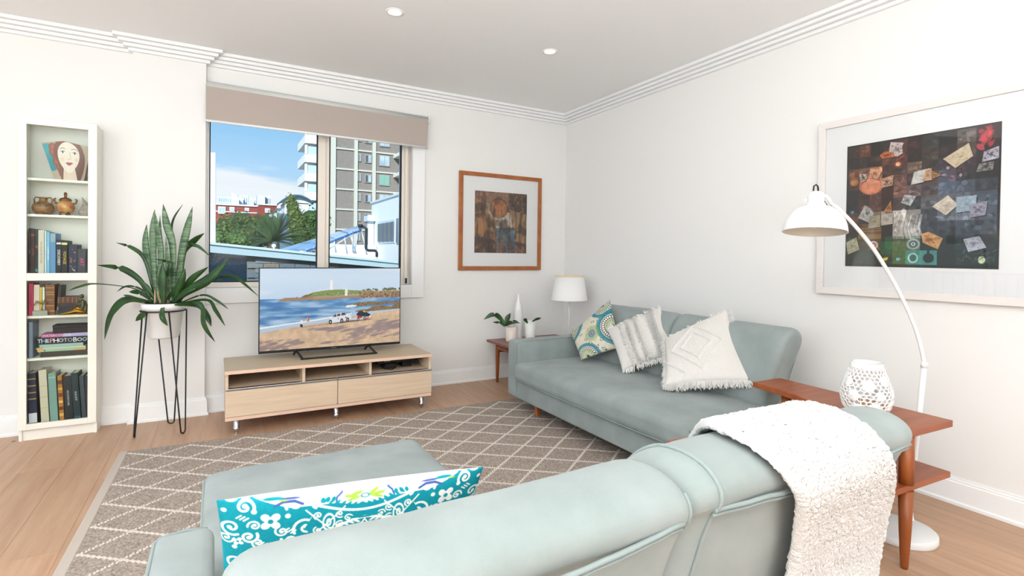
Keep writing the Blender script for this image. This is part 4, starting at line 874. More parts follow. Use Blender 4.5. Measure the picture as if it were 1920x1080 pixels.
    paper([(545, 745), (590, 730), (680, 780), (650, 860), (555, 810)], '#cd9c60', '#7c4e22', 1); E_(590, 790, 20, 18, '#8a5426', .6)
    paper([(5, 800), (85, 760), (110, 860), (20, 900)], '#b9b594', '#7a8060', 1); paper([(800, 790), (890, 770), (930, 850), (830, 880)], '#b5b8c4', '#6d7180', 1)
    cv.noise(9, .18, 44); return cv
PY0, PY1, PZ0, PZ1 = 1.690, 1.000, 1.165, 1.857
FYL, FYR, FZ0, FZ1 = 1.850, .835, .998, 2.020
t = thing('white_picture_frame', 'large dark photo collage in a wide white mount and pale frame on the right wall', 'picture', (XR-.02, (FYL+FYR)/2, FZ0))
pf = mat('frame_pale', '#e6e0dc', .5)
o_ = [(FYL, FZ0), (FYR, FZ0), (FYR, FZ1), (FYL, FZ1)]; w__ = .04; i_ = [(FYL-w__, FZ0+w__), (FYR+w__, FZ0+w__), (FYR+w__, FZ1-w__), (FYL-w__, FZ1-w__)]
for k in range(4):
    a, b, c, d = o_[k], o_[(k+1) % 4], i_[(k+1) % 4], i_[k]; xa, xb = XR-.0005, XR-.032
    obj('frame_rail', MB().hexa([(xa, a[0], a[1]), (xa, b[0], b[1]), (xa, c[0], c[1]), (xa, d[0], d[1]), (xb, a[0], a[1]), (xb, b[0], b[1]), (xb, c[0], c[1]), (xb, d[0], d[1])]), pf, t, bevel=.002)
obj('mount_board', MB().box((XR-.014, FYR+w__, FZ0+w__), (XR-.006, FYL-w__, FZ1-w__)), mat('mount_white', '#fbfbf9', .8), t)
cv = art_collage(); canvas_plane('print', cv, (XR-.0145, PY0, PZ1), (XR-.0145, PY1, PZ1), (XR-.0145, PY0, PZ0), mat('printed_paper', '#ffffff', .7, attr=True), t)
obj('glazing', MB().box((XR-.022, FYR+w__-.002, FZ0+w__-.002), (XR-.020, FYL-w__+.002, FZ1-w__+.002)), GLASSP, t)

# ================================================================ SMALL CORNER TABLE (far) AND WHAT STANDS ON IT
TX0, TX1, TY0, TY1, TZ = 2.235, 3.02, 3.68, 4.46, .402
t = thing('side_table', 'walnut topped side table in the far corner beyond the sofa arm', 'table', ((TX0+TX1)/2, (TY0+TY1)/2, 0))
obj('table_top', MB().box((TX0, TY0, TZ-.022), (TX1, TY1, TZ)), teak3_m, t, bevel=.003)
for x_, y_ in ((TX0+.085, TY1-.07), (TX1-.085, TY1-.07), (TX0+.085, TY0+.07), (TX1-.085, TY0+.07)):
    obj('leg', MB().tube([(x_, y_, 0), (x_, y_, .18), (x_, y_, .30), (x_, y_, TZ-.022)], [.012, .018, .021, .018], 16), teak2_m, t)
for y_ in (TY1-.07, TY0+.07): obj('rail', MB().box((TX0+.085, y_-.012, .285), (TX1-.085, y_+.012, .315)), teak2_m, t, bevel=.003)
for x_ in (TX0+.085, TX1-.085): obj('rail', MB().box((x_-.012, TY0+.07, .315), (x_+.012, TY1-.07, .345)), teak2_m, t, bevel=.003)
# pink pot with orchid leaves
def leafstrip(mb, pts, w, cup=.25, m=14, twist=0, wp=.55, side=None, tipw=.04):
    pts = [Vector(p) for p in pts]
    # Catmull resample
    P4 = [pts[0]*2-pts[1]]+pts+[pts[-1]*2-pts[-2]]; res = []
    n_ = len(pts)-1
    for i in range(m+1):
        s_ = i/m*n_; k = min(n_-1, int(s_)); f = s_-k; a, b, c, d = P4[k:k+4]
        res.append(.5*((2*b)+(c-a)*f+(2*a-5*b+4*c-d)*f*f+(3*b-a-3*c+d)*f**3))
    rows = []
    for i, p in enumerate(res):
        s_ = i/m; tn = (res[min(i+1, m)]-res[max(i-1, 0)]).normalized()
        sd = side if side is not None else Vector((.8669, -.4985, 0)); sd = sd-tn*sd.dot(tn)
        if sd.length < .3: sd = tn.cross(Vector((.2, .9, .4)))
        sd.normalize(); nn_ = tn.cross(sd)
        if twist: sd = (Matrix.Rotation(twist*s_, 3, tn) @ sd); nn_ = tn.cross(sd)
        ww = w*.5*max(tipw, (min(1, .35+s_/wp*.65) if s_ < wp else max(0, 1-((s_-wp)/(1-wp))**2.2)))
        rows.append([p-sd*ww+nn_*ww*cup, p-sd*ww*.5+nn_*ww*cup*.3, p, p+sd*ww*.5+nn_*ww*cup*.3, p+sd*ww+nn_*ww*cup])
    mb.sweep(rows, close=False, caps=False); return mb
leaf_d = mat('orchid_leaf', '#2f5a2c', .32, spec=.5, var='#24471f', vscale=30)
def thick(o, th=.0015):
    s_ = o.modifiers.new('thickness', 'SOLIDIFY'); s_.thickness = th; s_.offset = 0; return o
pa = np.array((2.40, 4.27, TZ)); t = thing('orchid_pot', 'blush pink cylindrical pot holding an orchid with broad drooping leaves', 'plant pot', tuple(pa))
r_ = .053; hh = .135
obj('pot', MB().lathe([(.0001, 0), (r_*.93, 0), (r_, .008), (r_, hh), (r_-.006, hh), (r_-.006, hh-.02), (.0001, hh-.02)], tuple(pa), 32), mat('blush_ceramic', '#e9dbd1', .4), t)
obj('potting_bark', MB().lathe([(.0001, hh-.017), (r_-.007, hh-.019)], tuple(pa), 20), mat('bark_dark', '#3a2c22', .9), t)
for pts, w in (([(2.335,4.266,0.549), (2.288,4.295,0.623), (2.222,4.310,0.654), (2.141,4.333,0.611)], .055), ([(2.322,4.262,0.545), (2.283,4.274,0.581), (2.213,4.291,0.587)], .03), ([(2.340,4.275,0.563), (2.353,4.269,0.613), (2.378,4.255,0.668)], .045), ([(2.330,4.258,0.550), (2.358,4.207,0.590), (2.416,4.140,0.585)], .05), ([(2.358,4.288,0.550), (2.420,4.276,0.583), (2.463,4.251,0.574)], .04)):
    mb = leafstrip(MB(), pts, w, wp=.5); thick(obj('leaf', mb, leaf_d, t))
pb = np.array((2.525, 4.36, TZ)); 
prof = [(.0001, 0), (.036, 0), (.038, .006)]
for i in range(22): z_ = .01+i*.0125; prof += [(.0375, z_), (.0395, z_+.006)]
prof += [(.036, .29), (.028, .325), (.017, .36), (.013, .385), (.012, .42), (.015, .432), (.011, .434)]
solo('ribbed_bottle', MB().lathe(prof, tuple(pb), 32), whitec_m, tuple(pb), 'tall slender white ribbed ceramic bottle between the two pots', 'bottle')
pc_ = np.array((2.585, 4.235, TZ)); t = thing('tapered_pot', 'pale celadon tapered pot with two small orchid leaves beside the bottle', 'plant pot', tuple(pc_))
obj('pot', MB().lathe([(.0001, 0), (.040, 0), (.043, .01), (.058, .185), (.053, .185), (.050, .16), (.0001, .16)], tuple(pc_), 32), mat('celadon_ceramic', '#e7ece6', .35), t)
for pts, w in (([(2.475,4.105,0.585), (2.453,4.107,0.616), (2.439,4.104,0.631)], .035), ([(2.524,4.101,0.598), (2.547,4.065,0.621), (2.580,4.035,0.637)], .03)):
    thick(obj('leaf', leafstrip(MB(), pts, w, wp=.5), leaf_d, t))
# table lamp
lp = np.array((2.905, 4.055, TZ)); t = thing('table_lamp', 'slim white table lamp with a tapered drum shade in the room corner', 'lamp', tuple(lp))
obj('lamp_base', MB().lathe([(.0001, 0), (.075, 0), (.075, .008), (.02, .014), (.0001, .014)], tuple(lp), 32), white_m, t)
obj('pole', MB().tube([tuple(lp+(0, 0, .012)), tuple(lp+(0, 0, .42))], .0065, 12), white_m, t)
shade_m = mat('shade_cloth', '#f3f2f0', .8); 
obj('lamp_shade', MB().lathe([(.172, .388), (.135, .612), (.133, .612), (.170, .388)], tuple(lp), 48), shade_m, t)
obj('shade_ring', MB().lathe([(.1365, .606), (.1355, .616), (.131, .616), (.131, .606)], tuple(lp), 48), mat('shade_lining', '#e9d3ac', .7), t)
obj('bulb', MB().sphere(tuple(lp+(0, 0, .47)), .03), mat('bulb_frost', '#f5f3ee', .5), t)
obj('socket_spring', MB().tube([tuple(lp+(0, 0, .375)), tuple(lp+(0, 0, .44))], .009, 10), chrome_m, t)

# ================================================================ BOOKCASE
BX0, BX1, BY0, BY1, BZ = -1.066, -.680, 4.352, 4.540, 2.026
t = thing('bookcase', 'tall narrow cream bookcase with glass door against the wall at far left', 'bookcase', ((BX0+BX1)/2, 4.44, 0))
p_ = .016
obj('side_panel', MB().box((BX0, BY0+.019, 0), (BX0+p_, BY1, BZ)), cream_m, t, bevel=.001)
obj('side_panel', MB().box((BX1-p_, BY0+.019, 0), (BX1, BY1, BZ)), cream_m, t, bevel=.001)
obj('back_panel', MB().box((BX0+p_, BY1-.006, .07), (BX1-p_, BY1-.001, BZ-.02)), cream_m, t)
obj('top_panel', MB().box((BX0+p_, BY0+.019, BZ-.02), (BX1-p_, BY1, BZ)), cream_m, t)
obj('plinth', MB().box((BX0+p_, BY0+.03, 0), (BX1-p_, BY0+.045, .068)), cream_m, t)
SH = [.084, .516, .784, 1.032, 1.427, 1.655]  # shelf top heights
for z_ in SH: obj('shelf', MB().box((BX0+p_, BY0+.026, z_-(.016 if z_ > .1 else .014)), (BX1-p_, BY1-.007, z_)), cream_m, t, bevel=.001)
dx0, dx1 = BX0, BX1
d = obj('door_stile', MB().box((dx0, BY0, .072), (dx0+.040, BY0+.018, BZ)), cream_m, t, bevel=.002)
obj('door_stile', MB().box((dx1-.046, BY0, .072), (dx1, BY0+.018, BZ)), cream_m, t, bevel=.002)
for z0_, z1_ in ((.072, .108), (1.008, 1.055), (1.985, BZ)): obj('door_rail', MB().box((dx0+.040, BY0+.0005, z0_), (dx1-.046, BY0+.0175, z1_)), cream_m, t, bevel=.001)
obj('door_glass', MB().box((dx0+.038, BY0+.007, .106), (dx1-.044, BY0+.010, 1.010)), GLASS, t)
obj('door_glass', MB().box((dx0+.038, BY0+.007, 1.053), (dx1-.044, BY0+.010, 1.987)), GLASS, t)
ix0 = BX0+.041   # inner visible left
def bkx(px): return ix0+(px-50)*.00262
paper_m = mat('page_block', '#d9d1bf', .9)
def book(px0, px1, z0_, h, col, label, txt=None, tcol='#ffffff', lean=0.0, depth=.13, dec=None, tsize=None, dz=0.0, group=None, yf=None, trot=True):
    x0, x1 = bkx(px0), bkx(px1)-.0008; w = x1-x0; yf = yf or BY0+.040+random.uniform(0, .006)
    t = thing('book', label, 'book', (x0, yf, z0_), group=group)
    if lean: t.rotation_euler = (0, lean, 0)
    X0 = 0 if lean >= 0 else 0
    cm = mat('cover_'+str(col), col, .5, spec=.4)
    mb = MB().box((0, 0, 0), (w, .003, h)).box((0, .003, 0), (.002, depth, h)).box((w-.002, .003, 0), (w, depth, h))
    obj('cover', mb, cm, t, bevel=.0008, local=True)
    obj('pages', MB().box((.002, .003, .003), (w-.002, depth-.004, h-.004)), paper_m, t, local=True)
    I = invm(t).inverted()
    if dec:
        for (z0f, z1f, c) in dec: obj('spine_band', MB().box((.001, -.0006, h*z0f), (w-.001, .001, h*z1f)), mat('band_'+str(c), c, .45), t, local=True)
    if txt:
        M = I @ (frameM((w/2, -.0009, h*.52), (0, 0, -1), (1, 0, 0)) if trot else frameM((w/2, -.0009, h*.5), (1, 0, 0), (0, 0, 1)))
        text(txt, tsize or w*.62, M, mat('ink_'+str(tcol), tcol, .5), t, 'spine_lettering', .0002)
    return t
z = SH[3]
book(50, 53.5, z, .305, '#16151a', 'thin black book at the left end of the row under the vases', 'HISTORY', '#b9a05c', tsize=.006)
book(53.5, 61.5, z, .300, '#3a1f1c', 'dark maroon book second from left in the row under the vases', 'LETTERS', '#a3382c', dec=((.05, .08, '#7c2a22'), (.85, .9, '#7c2a22')))
book(61.5, 67, z, .300, '#1d2a2c', 'very dark teal thin book beside the cream spine in the upper row', dec=((.1, .16, '#2c8a8a'), (.6, .66, '#8a3a30')))
book(67.5, 78.5, z, .296, '#d9d0bd', 'cream book with brown lettering in the row under the vases', 'THE COLLECTED STORIES', '#6c5c48', tsize=.012, dec=((.04, .06, '#a5745a'),))
book(79, 82.5, z, .292, '#cfe0e4', 'thin pale grey-white book beside the light blue one in the upper row')
book(83, 88.5, z, .285, '#7fc0dc', 'light sky-blue book in the row under the vases', 'A SUMMER HOUSE', '#ffffff', tsize=.010)
book(89, 100, z, .277, '#5f93bf', 'wide mid-blue book in the row under the vases', dec=((.80, 1.0, '#8ea9b8'),))
book(100.5, 110.5, z, .235, '#15151a', 'black book with white lettering in the row under the vases', 'DISCOVERY', '#ffffff', tsize=.019, dec=((.88, .93, '#dcdcdc'),))
book(111, 122.5, z, .232, '#141216', 'black book with yellow-gold lettering in the row under the vases', 'VOYAGE', '#e0c848', tsize=.021, dec=((.88, .94, '#e7e08a'),))
book(124, 141, z, .208, '#1e2740', 'navy book with coloured floral spine right of the gold-lettered book')
book(141.5, 158, z, .180, '#3a3c42', 'short charcoal book with pink lettering near the right end of its row', 'ART', '#e04c8c', trot=True, tsize=.030)
book(158.5, 166, z, .178, '#1c1b1f', 'short black book at the right end of the row under the vases')
fb = [o for o in COL.objects if o.get('label', '').startswith('navy book with coloured')][0]
rg = random.Random(4)
for k in range(16): 
    obj('spine_flower', MB().lathe([(.0001, 0), (rg.uniform(.0025, .005), 0)], (0, 0, 0), 8), mat(*rg.choice([('fl_o', '#c8763c'), ('fl_b', '#4f7fb8'), ('fl_r', '#b84a3c'), ('fl_y', '#c9b06a')]), .6), fb, local=True)
    o = [c for c in COL.objects if c.parent == fb][-1]; o.rotation_euler = (PI/2, 0, 0); o.location = (rg.uniform(.008, .036), -.0008, rg.uniform(.015, .19))
z = SH[2]
book(50, 58.5, z, .205, '#c8365c', 'crimson pink book at the left end of the shelf with the bronze figure', 'A LIFE IN COLOUR', '#4a1420', tsize=.010)
book(59, 70, z, .196, '#d8cabb', 'wide cream-pink book beside the crimson one')
book(70.5, 74.8, z, .180, '#d8b840', 'thin mustard yellow book on the shelf with the bronze figure')
book(75.5, 79.5, z, .180, '#eef2ec', 'thin white book right of the mustard one', dec=((0, 1, '#e8efe9'),))
book(80.5, 98, z, .197, '#7a4c2c', 'thick brown leather book with gold bands', 'POEMS', '#d9b05c', dec=((.12, .15, '#c89a4a'), (.30, .32, '#c89a4a'), (.66, .68, '#c89a4a'), (.74, .76, '#c89a4a'), (.88, .90, '#c89a4a')), trot=False, tsize=.010)
book(101, 107, z, .190, '#2a2628', 'dark thin book leaning right beside the brown leather book', lean=.05)
def flat(px0, px1, z0_, h, col, label, txt=None, tcol='#fff', dec=None, tsize=None, depth=.13, yf=None, sx=1.0, name='book', cat='book', al='CENTER'):
    x0, x1 = bkx(px0), bkx(px1); yf = yf or BY0+.04+random.uniform(0, .008)
    t = thing(name, label, cat, ((x0+x1)/2, yf, z0_)); cm = mat('cover_'+str(col), col, .5, spec=.4)
    obj('cover', MB().box((x0, yf, z0_), (x1, yf+.003, z0_+h)).box((x0, yf+.003, z0_), (x1, yf+depth, z0_+.0022)).box((x0, yf+.003, z0_+h-.0022), (x1, yf+depth, z0_+h)), cm, t, bevel=.0006)
    obj('pages', MB().box((x0+.003, yf+.003, z0_+.0022), (x1-.003, yf+depth-.004, z0_+h-.0022)), paper_m, t)
    if dec:
        for (a, b, c) in dec: obj('spine_band', MB().box((x0+(x1-x0)*a, yf-.0006, z0_+.001), (x0+(x1-x0)*b, yf+.001, z0_+h-.001)), mat('band_'+str(c), c, .45), t)
    if txt: text(txt, tsize or h*.8, frameM(((x0+x1)/2 if al == 'CENTER' else x0+.006, yf-.0012, z0_+h*.5), (1, 0, 0), (0, 0, 1)), mat('ink_'+str(tcol), tcol, .5), t, 'spine_lettering', .0003, al, sx)
    return t
gd = [(.05, .07, '#b98a3c'), (.27, .29, '#b98a3c'), (.5, .52, '#b98a3c'), (.73, .75, '#b98a3c'), (.93, .95, '#b98a3c')]
z1 = z; flat(97, 140, z1, .030, '#2b2c3a', 'dark navy old book at the bottom of the small flat pile', dec=((.1, .12, '#8c7440'),)); z1 += .0304
flat(101, 139, z1, .022, '#23222a', 'blackish old book in the middle of the small flat pile', dec=((.04, .10, '#a8803c'),)); z1 += .0224
flat(103, 141, z1, .022, '#3c2a26', 'dark brown thin old book second from top of the small flat pile'); z1 += .0224
flat(103, 142, z1, .040, '#5c3024', 'red-brown gilt old book on top of the small flat pile', dec=gd)
# bronze reclining figurine
t = thing('bronze_figurine', 'bronze and gold figurine of a woman reclining against the small pile of books', 'figurine', (bkx(150), BY0+.034, z))
bx_, by_ = 0, BY0+.032
def bp(px, dz, dy=0): return (bkx(px), by_+dy, z+dz)
br = mat('bronze_dark', '#3c4a3a', .35, met=.7, var='#6b5a30', vscale=60); go = mat('gilt', '#b98a2a', .3, met=.85, var='#8a5c1e', vscale=60)
mb = MB().tube([bp(146, .018), bp(150, .035), bp(153, .060), bp(153, .085), bp(151, .098)], [.012, .013, .012, .011, .005], 10)
mb.sphere(bp(151, .118), .0125, 12, 10, (.9, 1, 1.15)); mb.tube([bp(148, .088), bp(142, .075), bp(137, .05), bp(132, .03)], [.006, .005, .004, .003], 8); mb.tube([bp(156, .088), bp(160, .06), bp(160, .03), bp(159, .004)], [.006, .005, .004, .004], 8)
obj('body', mb, br, t)
mb = MB().tube([bp(158, .010), bp(150, .018), bp(140, .024), bp(128, .014), bp(116, .008), bp(110, .006)], [.010, .017, .014, .009, .006, .003], 10); mb.tube([bp(152, .02, -.006), bp(142, .045, -.004), bp(135, .03), bp(128, .008)], [.012, .010, .007, .005], 10)
obj('draped_skirt', mb, go, t); obj('plinth', MB().box((bkx(108), by_-.014, z), (bkx(162), by_+.014, z+.004)), go, t)
# small wire tree in a stone block
t = thing('metal_tree_ornament', 'small gilt wire tree ornament set in a rough pale stone', 'ornament', (bkx(72), BY0+.034, z)); by_ = BY0+.036
mb = MB(); rbox(mb, (bkx(72), by_, z+.016), (.037, .012, .016), .006, 8, rough=.004, rs=60); obj('stone_block', mb, mat('rough_stone', '#a8a898', .9, bump=.8, bscale=90), t)
mb = MB().tube([(bkx(76), by_, z+.03), (bkx(75), by_, z+.05), (bkx(77), by_, z+.075)], [.006, .004, .003], 6); rg = random.Random(9)
for k in range(16):
    a = rg.uniform(-1.5, 1.5); L = rg.uniform(.03, .06); c0_ = (bkx(76), by_, z+.07); mb.tube([c0_, (c0_[0]+math.sin(a)*L*.6, by_-.004, c0_[2]+.015), (c0_[0]+math.sin(a)*L, by_-rg.uniform(-.005, .005), c0_[2]+.018*math.cos(a)+rg.uniform(-.01, .012))], [.002, .0017, .003], 5)
obj('wire_branches', mb, mat('gilt_pale', '#a08a50', .4, met=.7), t)
z = SH[1]
t = book(50, 57.5, z, .228, '#7d8fa5', 'spiral-bound grey-blue notebook at the left end of the shelf with the stacked photography books')
for k in range(22): obj('spiral_ring', MB().lathe([(.0032, -.0006), (.0044, 0), (.0032, .0006)], (0, 0, 0), 10), mat('ring_white', '#dfe4ea', .4), t, local=True); o = [c for c in COL.objects if c.parent == t][-1]; o.location = (.010, .001, .010+k*.0098)
flat(72, 170, z, .034, '#3a332c', 'dark brown large book at the bottom of the horizontal stack', yf=BY0+.045); z1 = z+.0345
flat(66, 158, z1, .016, '#a7c0a0', 'pale green and orange-spined book low in the horizontal stack', dec=((0, .13, '#d9b070'), (.75, 1, '#d8a868'), (.13, .16, '#2f8aa8'))); z1 += .0165
flat(64, 158, z1, .010, '#c8d4b4', 'thin cream-green book in the horizontal stack', dec=((0, .14, '#d7a35c'),)); z1 += .0105
flat(70, 153, z1, .020, '#9fbcb4', 'pale teal book just under the black photography book'); z1 += .0205
flat(64, 170, z1, .042, '#141318', 'black thick book with large white and coloured title in the horizontal stack', None); tb = [o for o in COL.objects if o.get('label', '').startswith('black thick book with large')][0]
xx = bkx(66); cols_ = ['#f2f2f2', '#9fd0e8', '#f2f2f2', '#f09ab0', '#ffffff', '#dfe6f4', '#f4c8d0', '#a8c4f0', '#ffffff', '#f2f2f2', '#b8d8f0', '#6f9ae0']
for ch_, wd, c in zip('THEPHOTOBOOK', [.021, .021, .018, .020, .023, .026, .020, .026, .022, .026, .026, .022], cols_):
    text(ch_, .040 if ch_ in 'PHB' else .033, frameM((xx+wd/2, BY0+.0375, z1+.021), (1, 0, 0), (0, 0, 1)), mat('ink_'+c, c, .5), tb, 'spine_lettering', .0003); xx += wd
z1 += .0425
flat(72, 170, z1, .022, '#b85a8c', 'magenta and lilac book with painted lettering above the black photography book', 'WATERCOLOUR', '#f2dbe8', tsize=.019, al='LEFT', dec=((.42, 1.0, '#b4b4d8'),)); z1 += .0225
t = thing('box_file', 'matte black rectangular box lying on top of the horizontal stack', 'box', (bkx(130), BY0+.1, z1)); obj('box_body', MB().box((bkx(92), BY0+.07, z1), (bkx(168), BY0+.17, z1+.034)), mat('cover_matt', '#2e2d30', .8), t, bevel=.002); obj('box_lid', MB().box((bkx(92)-.001, BY0+.069, z1+.034), (bkx(168)+.001, BY0+.171, z1+.052)), mat('cover_matt', '#2e2d30', .8), t, bevel=.002)
z = SH[0]
L_ = -.045
for a in ((51, 67, .335, '#1c2340', 'navy gilt-patterned tall book with white label at left end of bottom shelf', None, None, ((.02, .04, '#c8a850'), (.06, .24, '#d9dade'), (.50, .52, '#b08f40'), (.62, .64, '#b08f40'), (.75, .77, '#b08f40'), (.88, .90, '#b08f40')), -.03),
          (69, 84, .350, '#cfc6ac', 'cream cloth tall book with worn bands on the bottom shelf', None, None, ((.3, .31, '#b3a887'), (.5, .51, '#b3a887'), (.7, .71, '#b3a887')), -.045),
          (86, 101, .325, '#7fa397', 'sea green cloth tall book on the bottom shelf', None, None, ((.9, .93, '#9ab8ae'),), -.045),
          (103.5, 112.5, .305, '#b9762c', 'orange and dark swirl-patterned tall book on the bottom shelf', None, None, ((.02, .06, '#4a2418'), (.14, .2, '#e0b060'), (.27, .34, '#5c2c1a'), (.42, .47, '#e8c070'), (.55, .63, '#6a301c'), (.7, .74, '#e3b25c'), (.82, .9, '#4c2618')), -.045),
          (114, 130, .300, '#24282c', 'charcoal tall book with silver lettering right of the swirl-patterned one', 'ARCHITECTURE', '#c9cdd0', (), -.045),
          (131.5, 145, .315, '#1f3338', 'dark petrol tall book with white lettering on the bottom shelf', 'IN & OUT', '#dfe4e4', ((.03, .1, '#3f5a60'),), -.06),
          (147, 156, .295, '#3c474c', 'slate grey tall book second from right on the bottom shelf', None, None, (), -.06),
          (157, 163.5, .29, '#2c3138', 'dark grey thin tall book at the right end of the bottom shelf', None, None, (), -.06)):
    book(a[0]+4.5*(a[8] < -.031), a[1]+4.5*(a[8] < -.031), z+.0007, a[2], a[3], a[4], a[5], a[6] or '#fff', lean=a[8], dec=a[7] or None, tsize=.014)
# second shelf: pots
z = SH[4]; zp = lambda px, dz, dy=0: (bkx(px), BY0+.085+dy, z+dz)
marb = mat('marbled_glaze', '#a8783c', .3, var='#4a2c1a', vscale=34, vstretch=(1, 1, 2.6), coat=.5, detail=2)
c_ = zp(73, 0); t = thing('marbled_jug', 'brown and gold marbled two-handled pot at left of the ornament shelf', 'pot', c_)
obj('body', MB().lathe([(.0001, 0), (.034, 0), (.046, .012), (.055, .035), (.056, .05), (.048, .070), (.030, .080), (.021, .088), (.020, .105), (.028, .112), (.024, .112), (.016, .104), (.0001, .1)], c_, 36), marb, t)
for sg in (-1, 1): obj('handle', MB().tube([(c_[0]+sg*.020, c_[1], c_[2]+.108), (c_[0]+sg*.036, c_[1], c_[2]+.112), (c_[0]+sg*.044, c_[1], c_[2]+.098), (c_[0]+sg*.042, c_[1], c_[2]+.074)], .0045, 8), marb, t)
c_ = zp(115, 0); t = thing('lidded_censer', 'glossy red and gold lidded pot on three feet in the middle of its shelf', 'pot', c_)
rg_m = mat('red_gold_glaze', '#b0442c', .15, var='#d9b05c', vscale=26, coat=.8); gold = mat('antique_gold', '#9a6c34', .3, met=.7, var='#6a3a20', vscale=40)
obj('bowl', MB().lathe([(.0001, .014), (.022, .014), (.040, .028), (.049, .05), (.048, .068), (.038, .082), (.030, .086), (.031, .094), (.026, .094)], c_, 36), rg_m, t)
obj('lid', MB().lathe([(.031, .095), (.033, .102), (.026, .112), (.010, .118), (.006, .122), (.009, .130), (.008, .148), (.0001, .154)], c_, 30), gold, t)
for q_ in (-2.3, -.85, 1.57): obj('foot', MB().tube([(c_[0]+.026*math.cos(q_), c_[1]+.026*math.sin(q_), c_[2]+.022), (c_[0]+.034*math.cos(q_), c_[1]+.034*math.sin(q_), c_[2]+.010), (c_[0]+.030*math.cos(q_), c_[1]+.030*math.sin(q_), c_[2])], [.008, .006, .007], 8), gold, t)
for sg in (-1, 1): obj('handle', MB().tube([(c_[0]+sg*.034, c_[1], c_[2]+.078), (c_[0]+sg*.052, c_[1], c_[2]+.082), (c_[0]+sg*.058, c_[1], c_[2]+.104), (c_[0]+sg*.047, c_[1], c_[2]+.112)], [.007, .006, .006, .003], 8), gold, t)
c_ = zp(157, 0); t_m = mat('patterned_glaze', '#b4a99c', .45, var='#8f7f74', vscale=45)
mb = MB(); ring_ = []
for i in range(15):
    s_ = i/14; wl_ = [.030, .038, .045, .047, .045, .040, .034, .028, .022, .017, .013, .010, .007, .005, .002][i]; off = -.012*max(0, s_-.35)*2.2-(.010*max(0, s_-.7)*3); zz = s_*.125
    ring_.append([(c_[0]+off+wl_*math.cos(2*PI*k/20), c_[1]+.5*wl_*math.sin(2*PI*k/20), c_[2]+zz) for k in range(20)])
mb.sweep(ring_); solo('pointed_vase', mb, t_m, c_, 'small greyish patterned vase with a pointed curving neck at right of the ornament shelf', 'vase')
# top shelf: wedge vase with a painted face
z = SH[5]; cv = Cv(150, 130, '#e7dccb')
cv.rect(0, 0, 150, 130, '#b9a48c'); cv.ell(12, 30, 22, 26, '#2e9aa5'); cv.ell(10, 70, 26, 30, '#2b8f9c')
for x_, y_, r_ in ((30, 18, 13), (26, 36, 12), (34, 52, 13), (30, 70, 12), (40, 88, 14), (45, 106, 13)): cv.ell(x_, y_, r_, r_*1.1, '#8c4a30'); cv.ell(x_+2, y_-1, r_*.6, r_*.7, '#a85f3e')
cv.ell(80, 40, 50, 56, '#7a3f28'); cv.ell(118, 80, 22, 60, '#6e4030'); cv.ell(55, 100, 18, 50, '#7d4a34'); cv.poly([(60, 84), (102, 84), (118, 130), (48, 130)], '#dcc3ae'); cv.ell(80, 50, 38, 49, '#eadccc'); cv.ell(80, 72, 28, 32, '#e9dac9')
cv.line([(52, 26), (60, 22), (70, 25)], 1.6, '#5c3a2c'); cv.line([(90, 24), (101, 20), (111, 25)], 1.6, '#5c3a2c')
for x_ in (61, 101): cv.ell(x_, 36, 8.5, 4, '#f4efe8'); cv.ell(x_, 36, 3.4, 3.6, '#50413c'); cv.line([(x_-9, 35), (x_, 31), (x_+9, 35)], 1.3, '#3c2620')
cv.line([(84, 34), (88, 56), (80, 60), (75, 58)], 1.2, '#a5826e'); cv.poly([(68, 72), (77, 68), (82, 70), (88, 68), (96, 71), (84, 80), (76, 79)], '#b3363c'); cv.line([(66, 73), (82, 74), (98, 71)], 1, '#6e1c22')
cv.ell(56, 60, 8, 7, '#e0b8a0', .5); cv.ell(108, 58, 7, 7, '#e0b8a0', .5); cv.line([(62, 84), (66, 100), (60, 128)], 1, '#b69a86', .8)
t = thing('face_vase', 'wedge-shaped vase painted with a woman\'s face and red hair on the top shelf', 'vase', (bkx(118), BY0+.085, z)); vy = BY0+.065
def vpt(u, v, y): # u 0..1 left-right, v 0 top..1 bottom
    xl = bkx(71)+(bkx(95)-bkx(71))*v; xr_ = bkx(166)+(bkx(152)-bkx(166))*v; zt_ = .250-.022*abs(u-.45)*2*(1-v); return (xl+(xr_-xl)*u, y-.018*math.sin(PI*u), z+zt_*(1-v))
G_ = np.array([[vpt(u, v, vy) for u in np.linspace(0, 1, 150)] for v in np.linspace(0, 1, 130)]); gridmesh('painted_front', G_, mat('painted_ceramic', '#ffffff', .35, attr=True), t, cv.a)
mb = MB(); mb.sweep([[vpt(u, v, vy+.0006) for u in np.linspace(0, 1, 20)]+[(vpt(u, v, vy)[0], vy+.045+.018*math.sin(PI*u), vpt(u, v, vy)[2]) for u in np.linspace(1, 0, 20)] for v in (0, .1, .5, .9, 1)])
obj('vase_body', mb, mat('painted_back', '#7a5a48', .5), t)

